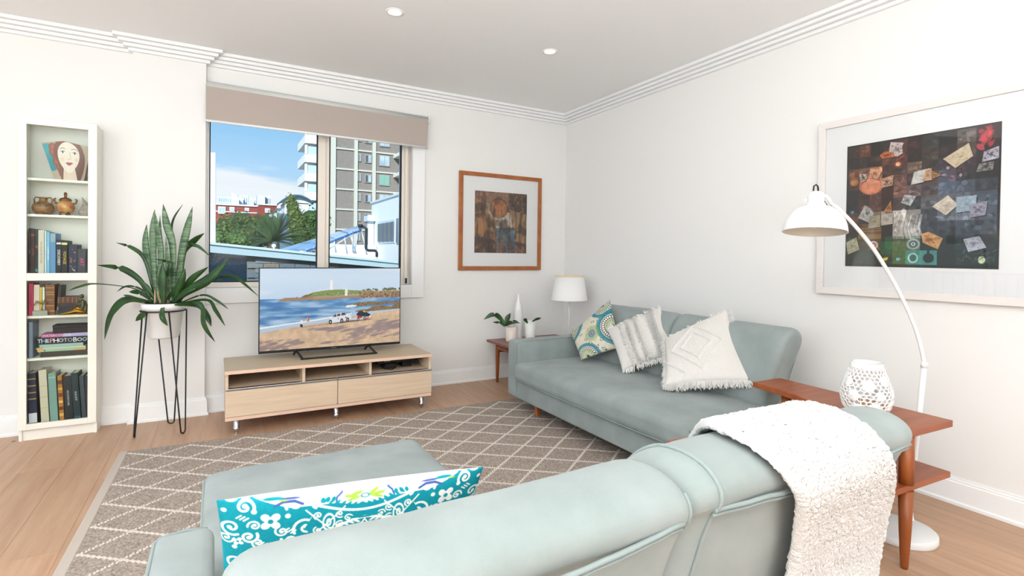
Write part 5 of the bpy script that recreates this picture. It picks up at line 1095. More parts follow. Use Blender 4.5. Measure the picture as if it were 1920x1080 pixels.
# ================================================================ PLANT STAND, POT, PLANT
PCX, PCY = -.300, 4.165
t = thing('plant_stand', 'tall black wire hairpin plant stand holding the white pot', 'plant stand', (PCX, PCY, 0))
ringz = .812; rr_ = .128
mb = MB().tube([(PCX+rr_*math.cos(2*PI*k/36), PCY+rr_*math.sin(2*PI*k/36), ringz) for k in range(37)], .0045, 8, caps=False); obj('ring', mb, blackmetal_m, t)
for fx, fy_, a1 in ((-.452, 4.125, PI+.25), (-.185, 4.075, -.65), (-.268, 4.345, 1.50)):
    a_ = math.atan2(fy_-PCY, fx-PCX); sp_ = .62
    h1 = (PCX+rr_*math.cos(a_-sp_), PCY+rr_*math.sin(a_-sp_), ringz); h2 = (PCX+rr_*math.cos(a_+sp_), PCY+rr_*math.sin(a_+sp_), ringz); tv = Vector((-math.sin(a_), math.cos(a_), 0))*.019; f_ = Vector((fx, fy_, 0))
    pts = [h1, tuple(f_-tv+Vector((0, 0, .02)))]+[tuple(f_+tv*(-math.cos(q_))+Vector((0, 0, .023-.018*math.sin(q_)))) for q_ in [PI*i/8 for i in range(1, 8)]]+[tuple(f_+tv+Vector((0, 0, .02))), h2]
    obj('leg', MB().tube(pts, .0045, 8), blackmetal_m, t)
t = thing('white_plant_pot', 'white plastic pot hanging in the black wire stand', 'plant pot', (PCX, PCY, .62))
c_ = (PCX, PCY, 0)
obj('pot', MB().lathe([(.0001, .632), (.078, .632), (.088, .642), (.112, .816), (.120, .818), (.125, .862), (.117, .862), (.112, .82), (.0001, .81)], c_, 48), mat('white_pot', '#f0f0ee', .4), t)
obj('inner_pot', MB().lathe([(.098, .815), (.106, .868), (.101, .868), (.098, .852), (.0001, .852)], c_, 36), black_m, t)
t = thing('snake_plant', 'large snake plant with upright mottled leaves and long arching green leaves', 'plant', (PCX, PCY, .853))
obj('potting_soil', MB().lathe([(.0001, .862), (.05, .860), (.096, .853)], c_, 24), mat('soil', '#5c4634', .95, var='#2d2119', vscale=60, bump=1, bscale=120), t)
lm1 = mat('snake_leaf_mottled', '#28492c', .38, spec=.5, var='#7c9c74', vscale=10, vstretch=(1.2, 1.2, 7), detail=3)
lm2 = mat('snake_leaf_green', '#2a561f', .34, spec=.5, var='#1b3b16', vscale=14, vstretch=(1, 1, 1))
D0 = PCY*.8669+PCX*.4985
def bp_(pts): return pts
LV = [ # (points, width, mottled)
 ([(-0.352,4.189,0.853),(-0.505,4.277,0.883),(-0.590,4.325,0.787),(-0.619,4.225,0.634)], .060, 0), ([(-0.357,4.181,0.882),(-0.474,4.134,0.965),(-0.637,4.055,0.996),(-0.703,4.001,0.984),(-0.742,3.930,0.967)], .026, 0), ([(-0.376,4.204,0.888),(-0.444,4.244,1.014),(-0.548,4.305,1.087),(-0.683,4.383,1.106)], .040, 0),
 ([(-0.356,4.239,0.939),(-0.419,4.278,1.152),(-0.491,4.320,1.225),(-0.580,4.372,1.256)], .024, 0), ([(-0.424,4.335,0.880),(-0.471,4.363,0.959),(-0.534,4.399,0.961),(-0.584,4.427,0.924)], .014, 0), ([(-0.362,4.241,0.878),(-0.440,4.287,0.923),(-0.505,4.324,0.929)], .030, 0), ([(-0.358,4.262,0.862),(-0.467,4.325,0.885),(-0.542,4.368,0.906)], .022, 0), ([(-0.336,4.064,0.857),(-0.395,4.098,0.805),(-0.448,4.128,0.752)], .034, 0),
 ([(-0.374,4.306,0.880),(-0.403,4.326,1.115),(-0.419,4.337,1.259),(-0.411,4.334,1.382)], .045, 1), ([(-0.356,4.238,0.857),(-0.367,4.249,1.206),(-0.368,4.251,1.348),(-0.359,4.248,1.480)], .042, 1), ([(-0.334,4.179,0.868),(-0.323,4.177,1.189),(-0.342,4.190,1.340),(-0.355,4.199,1.467)], .044, 1), ([(-0.325,4.335,0.869),(-0.323,4.338,1.170),(-0.337,4.348,1.316),(-0.337,4.350,1.448)], .026, 1),
 ([(-0.249,4.153,0.867),(-0.254,4.161,1.243),(-0.289,4.183,1.384),(-0.308,4.196,1.515)], .046, 1), ([(-0.249,4.246,0.874),(-0.267,4.262,1.316),(-0.255,4.256,1.425),(-0.199,4.226,1.524)], .018, 0), ([(-0.232,4.167,0.865),(-0.203,4.154,1.190),(-0.173,4.139,1.351),(-0.140,4.122,1.501)], .050, 1), ([(-0.226,4.279,0.885),(-0.202,4.269,1.190),(-0.136,4.232,1.275),(-0.073,4.197,1.331)], .040, 0),
 ([(-0.204,4.176,1.065),(-0.182,4.166,1.208),(-0.120,4.131,1.245),(-0.030,4.078,1.168)], .024, 0), ([(-0.290,4.108,0.865),(-0.303,4.117,0.997),(-0.264,4.096,1.120),(-0.349,4.146,1.153)], .026, 0), ([(-0.203,4.058,0.929),(-0.197,4.056,1.006),(-0.177,4.046,1.093)], .038, 0), ([(-0.269,4.130,0.863),(-0.282,4.141,1.119),(-0.289,4.148,1.302)], .036, 1), ([(-0.299,4.067,0.876),(-0.306,4.072,1.007),(-0.300,4.071,1.127)], .055, 0),
 ([(-0.219,4.136,0.868),(-0.143,4.094,1.017),(-0.045,4.039,1.104)], .040, 0), ([(-0.178,4.020,0.890),(-0.052,3.950,1.023),(0.073,3.880,1.163)], .062, 0), ([(-0.158,4.183,0.967),(-0.080,4.139,1.015),(0.030,4.076,1.016)], .022, 0), ([(-0.181,4.091,0.891),(-0.001,3.990,1.028),(0.099,3.932,1.043),(0.164,3.894,0.995),(0.241,3.849,0.915)], .026, 0), ([(-0.208,4.153,0.887),(-0.078,4.079,0.914),(0.006,4.030,0.876),(0.074,3.990,0.820)], .016, 0),
 ([(-0.181,4.091,0.884),(-0.053,4.017,0.886),(-0.000,3.986,0.816),(0.052,3.955,0.715)], .026, 0), ([(-0.180,3.998,0.891),(-0.087,3.945,0.865),(-0.063,3.929,0.735),(-0.005,3.894,0.622)], .040, 0), ([(-0.179,4.043,0.860),(-0.100,3.998,0.847),(-0.051,3.969,0.789),(-0.027,3.954,0.716)], .034, 0), ([(-0.292,3.970,0.870),(-0.294,3.971,0.803),(-0.265,3.953,0.733)], .036, 0), ([(-0.256,4.064,0.847),(-0.181,4.021,0.858),(-0.106,3.978,0.870)], .022, 0),
 ([(-0.333,4.317,0.878),(-0.365,4.339,1.097),(-0.397,4.359,1.206)], .034, 1), ([(-0.283,4.127,0.870),(-0.229,4.097,0.962),(-0.205,4.084,1.033)], .030, 0), ([(-0.239,4.171,0.887),(-0.224,4.164,1.030),(-0.187,4.145,1.180)], .034, 1), ([(-0.298,4.343,0.875),(-0.267,4.328,1.097),(-0.281,4.338,1.263)], .034, 1), ([(-0.226,4.047,0.868),(-0.160,4.011,0.938),(-0.112,3.984,0.967)], .024, 0), ([(-0.333,4.167,0.862),(-0.382,4.196,0.942),(-0.419,4.218,1.001)], .026, 0)]
for i, (pts, w, mo) in enumerate(LV):
    pts = [Vector(p) for p in pts]; b0 = Vector((PCX, PCY, .856)); d_ = pts[0]-b0; d_.z = 0
    if d_.length > .085: d_ = d_.normalized()*.085
    pts[0] = b0+d_
    pts = [pts[0]]+[p for p in pts[1:]]
    if pts[1].z > .95: pts.insert(1, pts[0].lerp(pts[1], .3)+Vector((0, 0, .02)))
    mb = leafstrip(MB(), pts, w*1.05, cup=.30 if not mo else .22, m=20, twist=(.5 if i % 3 == 0 else -.35 if i % 3 == 1 else .1), wp=.62)
    thick(obj('leaf', mb, lm1 if mo else lm2, t), .0018)
rg = random.Random(3)
for k in range(9): 
    a_ = rg.uniform(0, 6.28); r_ = rg.uniform(.02, .075); x_, y_ = PCX+r_*math.cos(a_), PCY+r_*math.sin(a_); obj('dry_sheath', MB().tube([(x_, y_, .855), (x_+rg.uniform(-.02, .02), y_, .90+rg.uniform(0, .05))], [.007, .003], 6), mat('dry_sheath', '#c9a883', .8), t)

# ================================================================ SOFAS
def backcushion(prof, a0, a1, axis, r=.05, n=26, droop=.0, wav=.006, seed=0, flare0=0.0, flare1=0.0, swell=.012):
    """loft a closed side profile [(p,z)] from a0 to a1; axis 'x' -> points (s,p,z), 'y' -> (p,s,z)"""
    cp = sum(p for p, z in prof)/len(prof); cz = sum(z for p, z in prof)/len(prof); zt = max(z for p, z in prof); zb = min(z for p, z in prof); L = a1-a0
    es = [r*(1-math.cos(PI/2*i/6)) for i in range(7)]; ss = es+[r+(L-2*r)*i/n for i in range(1, n)]+[L-e for e in es[::-1]]
    secs = []
    for s in ss:
        e = min(s, L-s); d = (r-math.sqrt(max(0, r*r-(r-e)**2))) if e < r else 0
        sec = []
        for p, z in prof:
            v = Vector((p-cp, z-cz)); l = v.length; k = max(.02, (l-d*.9)/l) if l > 0 else 1
            f = math.sin(PI*s/L)
            q = cp+v.x*k; w = cz+v.y*k; w -= droop*f*max(0, (w-cz))/(zt-cz)
            q += v.x/l*swell*f*.8 if l else 0
            nn_ = mnoise.noise(Vector((s*3.2+seed, q*3, w*3)))*wav+mnoise.noise(Vector((s*9+seed, q*9, w*7)))*wav*.35
            q += nn_; w += nn_*.7
            pos = a0+s+(flare0*(zt-w) if s < L/2 else flare1*(zt-w))*abs(2*s/L-1)
            sec.append((pos, q, w) if axis == 'x' else (q, pos, w))
        secs.append(sec)
    mb = MB(); mb.sweep(secs); mb.secs = secs; mb.ss = ss; return mb
def seam(mb, s, zmin, root, r=.004, ymax=.80, off=.0015):
    i = min(range(len(mb.ss)), key=lambda k: abs(mb.ss[k]-s)); q = mb.secs[i]; q = q[len(q)//2:]+q[:len(q)//2]
    cy = sum(a[1] for a in q)/len(q); cz = sum(a[2] for a in q)/len(q)
    best = []; run_ = []
    for a in q+q:
        if a[2] > zmin and a[1] < ymax: run_.append(a)
        else:
            if len(run_) > len(best): best = run_
            run_ = []
    best = best[:len(q)]
    pts = []
    for a in best:
        v = Vector((a[1]-cy, a[2]-cz)).normalized()*off; pts.append((a[0]+mnoise.noise(Vector(a)*20)*.002, a[1]+v.x, a[2]+v.y))
    if len(pts) > 2: piping('cushion_piping', pts, root, r)
def smoothprof(pts, k=3):
    for _ in range(k):
        o = []
        for i in range(len(pts)):
            a, b = pts[i], pts[(i+1) % len(pts)]; o += [(a[0]*.75+b[0]*.25, a[1]*.75+b[1]*.25), (a[0]*.25+b[0]*.75, a[1]*.25+b[1]*.75)]
        pts = o
    return pts
def piping(name, pts, root, r=.0045): return obj(name, MB().tube(pts, r, 6), sofa_dk, root)
legm = mat('tan_leg', '#b2692f', .4, var='#9a5524', vscale=6, vstretch=(8, 8, 1))
def slantleg(x, y, z1, root, dx=0, dy=0, w=.024):
    obj('leg', MB().hexa([(x-w*.5+dx, y-w*.5+dy, 0), (x+w*.5+dx, y-w*.5+dy, 0), (x+w*.5+dx, y+w*.5+dy, 0), (x-w*.5+dx, y+w*.5+dy, 0), (x-w, y-w, z1), (x+w, y-w, z1), (x+w, y+w, z1), (x-w, y+w, z1)]), legm, root, bevel=.003)

# ---- sofa against the right wall
RGZ = .011
t = thing('sofa', 'sage suede sofa against the right wall with three scatter cushions on it', 'sofa', (2.5, 2.6, 0))
def wr(w): return (w.x, w.y, w.z+.004*mnoise.noise(Vector((w.x*9, w.y*2.5, 0))))
mb = MB(); rbox(mb, (2.46, 2.66, .185), (.47, .925, .068), .012, 8); obj('seat_base', mb, sofa_m, t)
mb = MB(); rbox(mb, (2.34, 2.60, .322), (.385, .850, .070), .045, 22, bulge=(.006, .004, .018), rough=.007, rs=5); obj('seat_cushion', mb, sofa_m, t)
zc_ = .374; piping('seat_piping', [(1.985, 1.748, zc_-.02), (1.975, 1.752, zc_-.004), (2.0, 1.754, zc_+.006), (2.2, 1.753, zc_+.012), (2.5, 1.753, zc_+.012), (2.7, 1.756, zc_+.004)], t)
piping('seat_piping', [(1.967, 1.79, .268), (1.957, 2.2, .266), (1.956, 2.6, .266), (1.957, 3.0, .266), (1.967, 3.42, .268)], t, .003)
mb = MB(); rbox(mb, (2.44, 3.515, .332), (.455, .073, .216), .022, 10, bulge=(.003, .004, .004)); obj('arm', mb, sofa_m, t)
piping('arm_piping', [(1.990, 3.449, .17), (1.987, 3.447, .52), (2.0, 3.449, .540), (2.05, 3.450, .5465), (2.80, 3.451, .5465)], t, .0035)
mb = MB(); rbox(mb, (2.88, 2.75, .33), (.045, .80, .19), .02, 10, warp=lambda w: (w.x+(w.z-.12)*.12, w.y, w.z)); obj('back_frame', mb, sofa_m, t)
pB = smoothprof([(2.60, .36), (2.61, .50), (2.655, .66), (2.70, .765), (2.745, .808), (2.80, .818), (2.86, .80), (2.885, .755), (2.845, .62), (2.80, .48), (2.76, .37), (2.70, .345)], 2)
for (a, b, sd, f0, f1) in ((1.735, 2.575, 3, .16, 0), (2.58, 3.40, 8, 0, 0)):
    obj('back_cushion', backcushion(pB, a, b, 'y', .05, 26, 0, .008, sd, f0, f1), sofa_m, t)
piping('cushion_piping', [(2.872, 1.765, .76), (2.852, 1.775, .66), (2.825, 1.790, .56), (2.795, 1.805, .45)], t, .003)
for x_, y_ in ((2.075, 3.28), (2.075, 1.92), (2.86, 1.92), (2.86, 3.28)): slantleg(x_, y_, .122, t)
for c in [o for o in COL.objects if o.parent == t and o.name.startswith('leg')]: c.location.z += .0125

# ---- near sofa seen from behind
t = thing('chaise_sofa', 'pale sage chaise sofa in the foreground seen from behind over its back', 'sofa', (.62, 1.2, 0))
mb = MB(); rbox(mb, (.62, 1.02, .195), (.74, .44, .07), .015, 8); obj('seat_base', mb, sofa_m, t)
mb = MB(); rbox(mb, (.357, 1.81, .195), (.386, .345, .07), .015, 8); obj('chaise_base', mb, sofa_m, t)
mb = MB(); rbox(mb, (.356, 1.53, .342), (.392, .635, .078), .040, 20, bulge=(.003, .003, .012), rough=.005, rs=5); obj('chaise_cushion', mb, sofa_m, t)
mb = MB(); rbox(mb, (1.055, 1.16, .342), (.300, .265, .078), .040, 16, bulge=(.003, .003, .012), rough=.005, rs=5); obj('seat_cushion', mb, sofa_m, t)
piping('chaise_piping', [(-.031, 1.46, .398), (-.034, 1.8, .398), (-.034, 2.12, .396), (-.022, 2.155, .396), (.05, 2.166, .398), (.4, 2.168, .400), (.72, 2.164, .398), (.742, 2.14, .396), (.748, 1.8, .398), (.748, 1.48, .398)], t, .004)
mb = MB(); rbox(mb, (-.0625, 1.02, .342), (.0615, .425, .208), .024, 10, bulge=(.003, .004, .004)); obj('arm', mb, sofa_m, t)
piping('arm_piping', [(-.118, .60, .544), (-.1195, 1.0, .5455), (-.1185, 1.41, .544), (-.108, 1.434, .544), (-.06, 1.444, .5455), (-.016, 1.434, .544)], t, .004)
mb = MB(); rbox(mb, (.58, .70, .29), (.66, .05, .165), .02, 10); obj('back_frame', mb, sofa_m, t)
pA = smoothprof([(.735, .36), (.69, .50), (.640, .64), (.597, .765), (.575, .790), (.577, .822), (.610, .845), (.66, .852), (.715, .842), (.77, .808), (.83, .745), (.875, .65), (.905, .54), (.935, .43), (.86, .35)], 2)
pL = [(p, z-.004) for p, z in pA]
cL = backcushion(pL, .005, .672, 'x', .045, 34, .004, .009, 1); obj('back_cushion', cL, sofa_m, t)
cR = backcushion([(p+.002, z+.002) for p, z in pA], .668, 1.405, 'x', .055, 34, -.002, .010, 5); obj('back_cushion', cR, sofa_m, t)
seam(cR, .050, .45, t, .0042); seam(cL, .652, .45, t, .0034, ymax=.60)
def pipe2(x0, x1, zz, y, dr, nm='cushion_piping'):
    pts = [(x0+(x1-x0)*i/24, y-.0135*math.sin(PI*i/24)-.004+mnoise.noise(Vector((i*.6, 1, 2)))*.002, zz-dr*math.sin(PI*i/24)+mnoise.noise(Vector((i*.5, x0, 0)))*.002) for i in range(25)]
    piping(nm, pts, t, .0042); piping(nm, [(a, b+.004, c-.010) for a, b, c in pts], t, .0032)
pipe2(.035, .640, .782, .582, .010); pipe2(.716, 1.372, .783, .586, .004)
for x_, y_ in ((0.03, 2.08), (.68, 2.08), (-.06, .72), (1.28, .72), (1.28, 1.36)): slantleg(x_, y_, .13, t)
for c in [o for o in COL.objects if o.parent == t and o.name.startswith('leg')]:
    c.location.z += .0125

# ================================================================ SCATTER CUSHIONS
def quadfn(Q):
    TL, TR, BR, BL = [np.array(q, float) for q in Q]
    def f(u, v):  # u,v in -1..1, v up
        a = (u[..., None]+1)/2; b = (v[..., None]+1)/2; return (BL*(1-a)+BR*a)*(1-b)+(TL*(1-a)+TR*a)*b
    return f
def pillow(root, Q, th, n, m, nm='front_panel', colors=None, bump=None, pin=.07, side=1, ny=None, wr_=.008, seed=0, pw=.42):
    f = quadfn(Q); TL, TR, BR, BL = [np.array(q, float) for q in Q]; ny = ny or n
    N_ = np.cross(TR-TL, TL-BL); N_ /= np.linalg.norm(N_)
    if np.dot(N_, np.array((0, 0, 1.2))-TL) < 0: N_ = -N_
    u, v = np.meshgrid(np.linspace(-1, 1, n), np.linspace(1, -1, ny)); su = u*(1-pin*(1-v**2)*np.abs(u)**2); sv = v*(1-pin*(1-u**2)*np.abs(v)**2)
    P = f(su, sv); h = th*((1-u**2).clip(0)**pw*(1-v**2).clip(0)**pw)
    wv = wr_*np.sin(3.1*u+2.3*v+seed)*np.cos(2.1*v-1.3*u+seed)*(1-u**2)*(1-v**2); h = h+wv
    if bump is not None: h = h+bump(u, v)*((1-u**8)*(1-v**8))
    P = P+N_*(h*side)[..., None]
    return gridmesh(nm, P, m, root, colors, True), N_
def fringe(root, Q, m, per, ln, seed, edges=(0, 1, 2, 3), pin=.07, w=.004, droop=.5, name='fringe', rows=2, th=.0):
    f = quadfn(Q); rg = random.Random(seed); mb = MB(); cen = f(np.array(0.), np.array(0.))
    TL, TR, BR, BL = [np.array(q, float) for q in Q]; N_ = np.cross(TR-TL, TL-BL); N_ /= np.linalg.norm(N_)
    if np.dot(N_, np.array((0, 0, 1.2))-TL) < 0: N_ = -N_
    for e in edges:
        for k in range(per*rows):
            s = rg.uniform(-1, 1); u, v = {0: (s, 1), 1: (1, s), 2: (s, -1), 3: (-1, s)}[e]; uu = u*(1-pin*(1-v*v)*abs(u)**2)*.985; vv = v*(1-pin*(1-u*u)*abs(v)**2)*.985
            p = f(np.array(uu), np.array(vv)); d = p-cen; d = d/np.linalg.norm(d)
            ed = {0: TL-BL, 1: TR-TL, 2: BL-TL, 3: TL-TR}[e]; ed = ed/np.linalg.norm(ed)
            d = ed*.8+d*.25+N_*rg.uniform(-.25, .45)+np.array([rg.gauss(0, .22) for _ in range(3)])+np.array((0, 0, -droop)); d /= np.linalg.norm(d)
            L = ln*rg.uniform(.6, 1.2); q1 = p+d*L*.5; q2 = p+d*L+np.array((0, 0, -.25*L*droop)); sd = np.cross(d, N_); nn_ = np.linalg.norm(sd); sd = sd/(nn_ if nn_ > 1e-6 else 1)*w
            q1 = np.maximum(q1, (-9, -9, .415)); q2 = np.maximum(q2, (-9, -9, .412))
            mb.add([tuple(p-sd), tuple(p+sd), tuple(q1+sd*.8), tuple(q1-sd*.8), tuple(q2+sd*.4), tuple(q2-sd*.4)], [(0, 1, 2, 3), (3, 2, 4, 5)], False)
    o = obj(name, mb, m, root); o['kind'] = 'stuff'; return o
def cen4(Q): return tuple(sum(np.array(q) for q in Q)/4)
# green patterned
def art_green():
    cv = Cv(300, 300, '#d3ccb9'); teal, dk, gn, nv = '#2c7f8c', '#1f5f74', '#8fa544', '#33475f'
    def dash(cx, cy, r0, r1, n, c, w=3.2, q0=0, q1=6.2832):
        for k in range(n):
            q_ = q0+(q1-q0)*k/n; cv.line([(cx+r0*math.cos(q_), cy+r0*math.sin(q_)), (cx+r1*math.cos(q_), cy+r1*math.sin(q_))], w, c)
    def medal(cx, cy, R):
        dash(cx, cy, R*.80, R, int(R*1.05), teal, 4.6); cv.ell(cx, cy, R*.79, R*.79, dk, .8, inner=.965)
        n = int(R*.22)+8
        for k in range(n):
            q_ = 6.2832*k/n; x, y = cx+R*.60*math.cos(q_), cy+R*.60*math.sin(q_); cv.ell(x, y, R*.125, R*.075, nv, rot=q_); cv.ell(x, y, R*.085, R*.045, '#e6e0cf', rot=q_)
        cv.ell(cx, cy, R*.44, R*.44, gn, inner=.86); dash(cx, cy, R*.26, R*.38, 22, teal, 3); cv.ell(cx, cy, R*.2, R*.2, gn, inner=.7); cv.ell(cx, cy, R*.1, R*.1, nv)
    medal(300, 175, 112); medal(60, 300, 98); medal(255, 10, 80); medal(0, 20, 105)
    for c in ((150, 165),):
        dash(c[0], c[1], 40, 52, 34, gn, 4); cv.ell(c[0], c[1], 39, 39, gn, inner=.93); dash(c[0], c[1], 20, 33, 30, teal, 3.2); cv.ell(c[0], c[1], 18, 18, nv, inner=.8); dash(c[0], c[1], 3, 13, 10, nv, 2.6)
    for x, y, r in ((178, 92, .6), (215, 95, -.8), (120, 222, .9), (200, 232, -.5), (75, 120, .4), (95, 180, 1.2), (160, 265, -.9), (190, 290, .5)):
        cv.ell(x, y, 13, 7, nv, rot=r); cv.ell(x, y, 9, 4, '#e6e0cf', rot=r)
    cv.noise(4, .14, 9, octs=1); return cv
Qg = [(2.473, 3.427, .575), (2.664, 3.174, .864), (2.565, 2.92, .545), (2.382, 3.159, .425)]
t = thing('scatter_cushion', 'beige cushion with teal and lime circular pattern at the far arm of the sofa', 'cushion', cen4(Qg))
cv = art_green(); pr_m = mat('printed_linen', '#ffffff', .85, spec=.15, attr=True, bump=.2, bscale=500)
pillow(t, Qg, .055, 300, pr_m, colors=cv.a, pin=.05)
pillow(t, Qg, .055, 40, mat('linen_plain', '#cfc8b6', .9), 'back_panel', side=-1, pin=.05)
cream_k = mat('cream_cotton', '#dcd8d2', .95, spec=.1, bump=.5, bscale=420); cream_t = mat('cream_tassel', '#e4e1dc', .95, spec=.1)
Q1 = [(2.515, 3.029, .662), (2.771, 2.744, .845), (2.645, 2.483, .562), (2.42, 2.744, .422)]
t = thing('scatter_cushion', 'white cushion with vertical bands of shaggy tassels in the middle of the sofa', 'cushion', cen4(Q1))
def b1(u, v): 
    r = .0022*np.sin(u*60)*((np.abs(u-.75) < .16))+.0030*np.sin(v*70+3*np.sin(u*30))*((np.abs(u+.42) < .11)|(np.abs(u-.18) < .13)); return r
pillow(t, Q1, .060, 220, cream_k, bump=b1, pin=.06, seed=2); pillow(t, Q1, .055, 40, cream_k, 'back_panel', side=-1, pin=.06)
f1 = quadfn(Q1); TL, TR, BR, BL = [np.array(q) for q in Q1]; N1 = np.cross(TR-TL, TL-BL); N1 /= np.linalg.norm(N1); N1 = N1 if N1 @ (np.array((0, 0, 1.2))-TL) > 0 else -N1
ux = (TR-TL)/np.linalg.norm(TR-TL); uy = (TL-BL)/np.linalg.norm(TL-BL); mb = MB(); rg = random.Random(5)
for uc, wd in ((-.30, .03), (.02, .03), (.50, .035), (.62, .03), (-.55, .02)):
    for k in range(420 if uc != -.55 else 120):
        u = uc+rg.gauss(0, wd); v = rg.uniform(-.99, .99); h = .060*((1-u*u)**.42*(1-v*v)**.42); p = f1(np.array(u), np.array(v))+N1*h
        d = ux*rg.uniform(.2, .9)-uy*rg.uniform(-.1, .5)+N1*rg.uniform(.15, .8)+np.array([rg.gauss(0, .2) for _ in range(3)]); d /= np.linalg.norm(d); L = rg.uniform(.014, .026); sd = np.cross(d, N1); sd = sd/np.linalg.norm(sd)*.0022
        q1 = p+d*L*.6; q2 = p+d*L-uy*L*.35; mb.add([tuple(p-sd), tuple(p+sd), tuple(q1+sd), tuple(q1-sd), tuple(q2+sd*.6), tuple(q2-sd*.6)], [(0, 1, 2, 3), (3, 2, 4, 5)])
o = obj('tassel_bands', mb, cream_t, t); o['kind'] = 'stuff'
fringe(t, Q1, cream_t, 60, .035, 3, edges=(0, 2), pin=.06)
Q2 = [(2.567, 2.504, .659), (2.788, 2.199, .874), (2.627, 1.889, .515), (2.319, 2.247, .448)]
t = thing('scatter_cushion', 'large cream knitted cushion with raised diamond pattern and shaggy fringe near the wooden table', 'cushion', cen4(Q2))
def b2(u, v):
    bob = .0028*(np.abs(np.sin(u*58))*np.abs(np.sin(v*58)))
    d = np.abs(u)+np.abs(v)*.95; rid = sum(np.exp(-((d-c)/.035)**2) for c in (.42, .70)); d2 = np.abs(u+.95)+np.abs(v+.85); rid = rid+np.exp(-((d2-.55)/.04)**2)
    return bob*(1-np.clip(rid, 0, 1))+.0115*np.clip(rid, 0, 1)+.0018*np.sin((u-v)*120)*np.clip(rid, 0, 1)
pillow(t, Q2, .070, 380, cream_k, bump=b2, pin=.05, seed=1); pillow(t, Q2, .055, 40, cream_k, 'back_panel', side=-1, pin=.05)
fringe(t, Q2, cream_t, 190, .034, 8, pin=.05, w=.0032); fringe(t, Q2, cream_t, 330, .045, 9, edges=(2,), pin=.05, w=.0032, droop=.3)
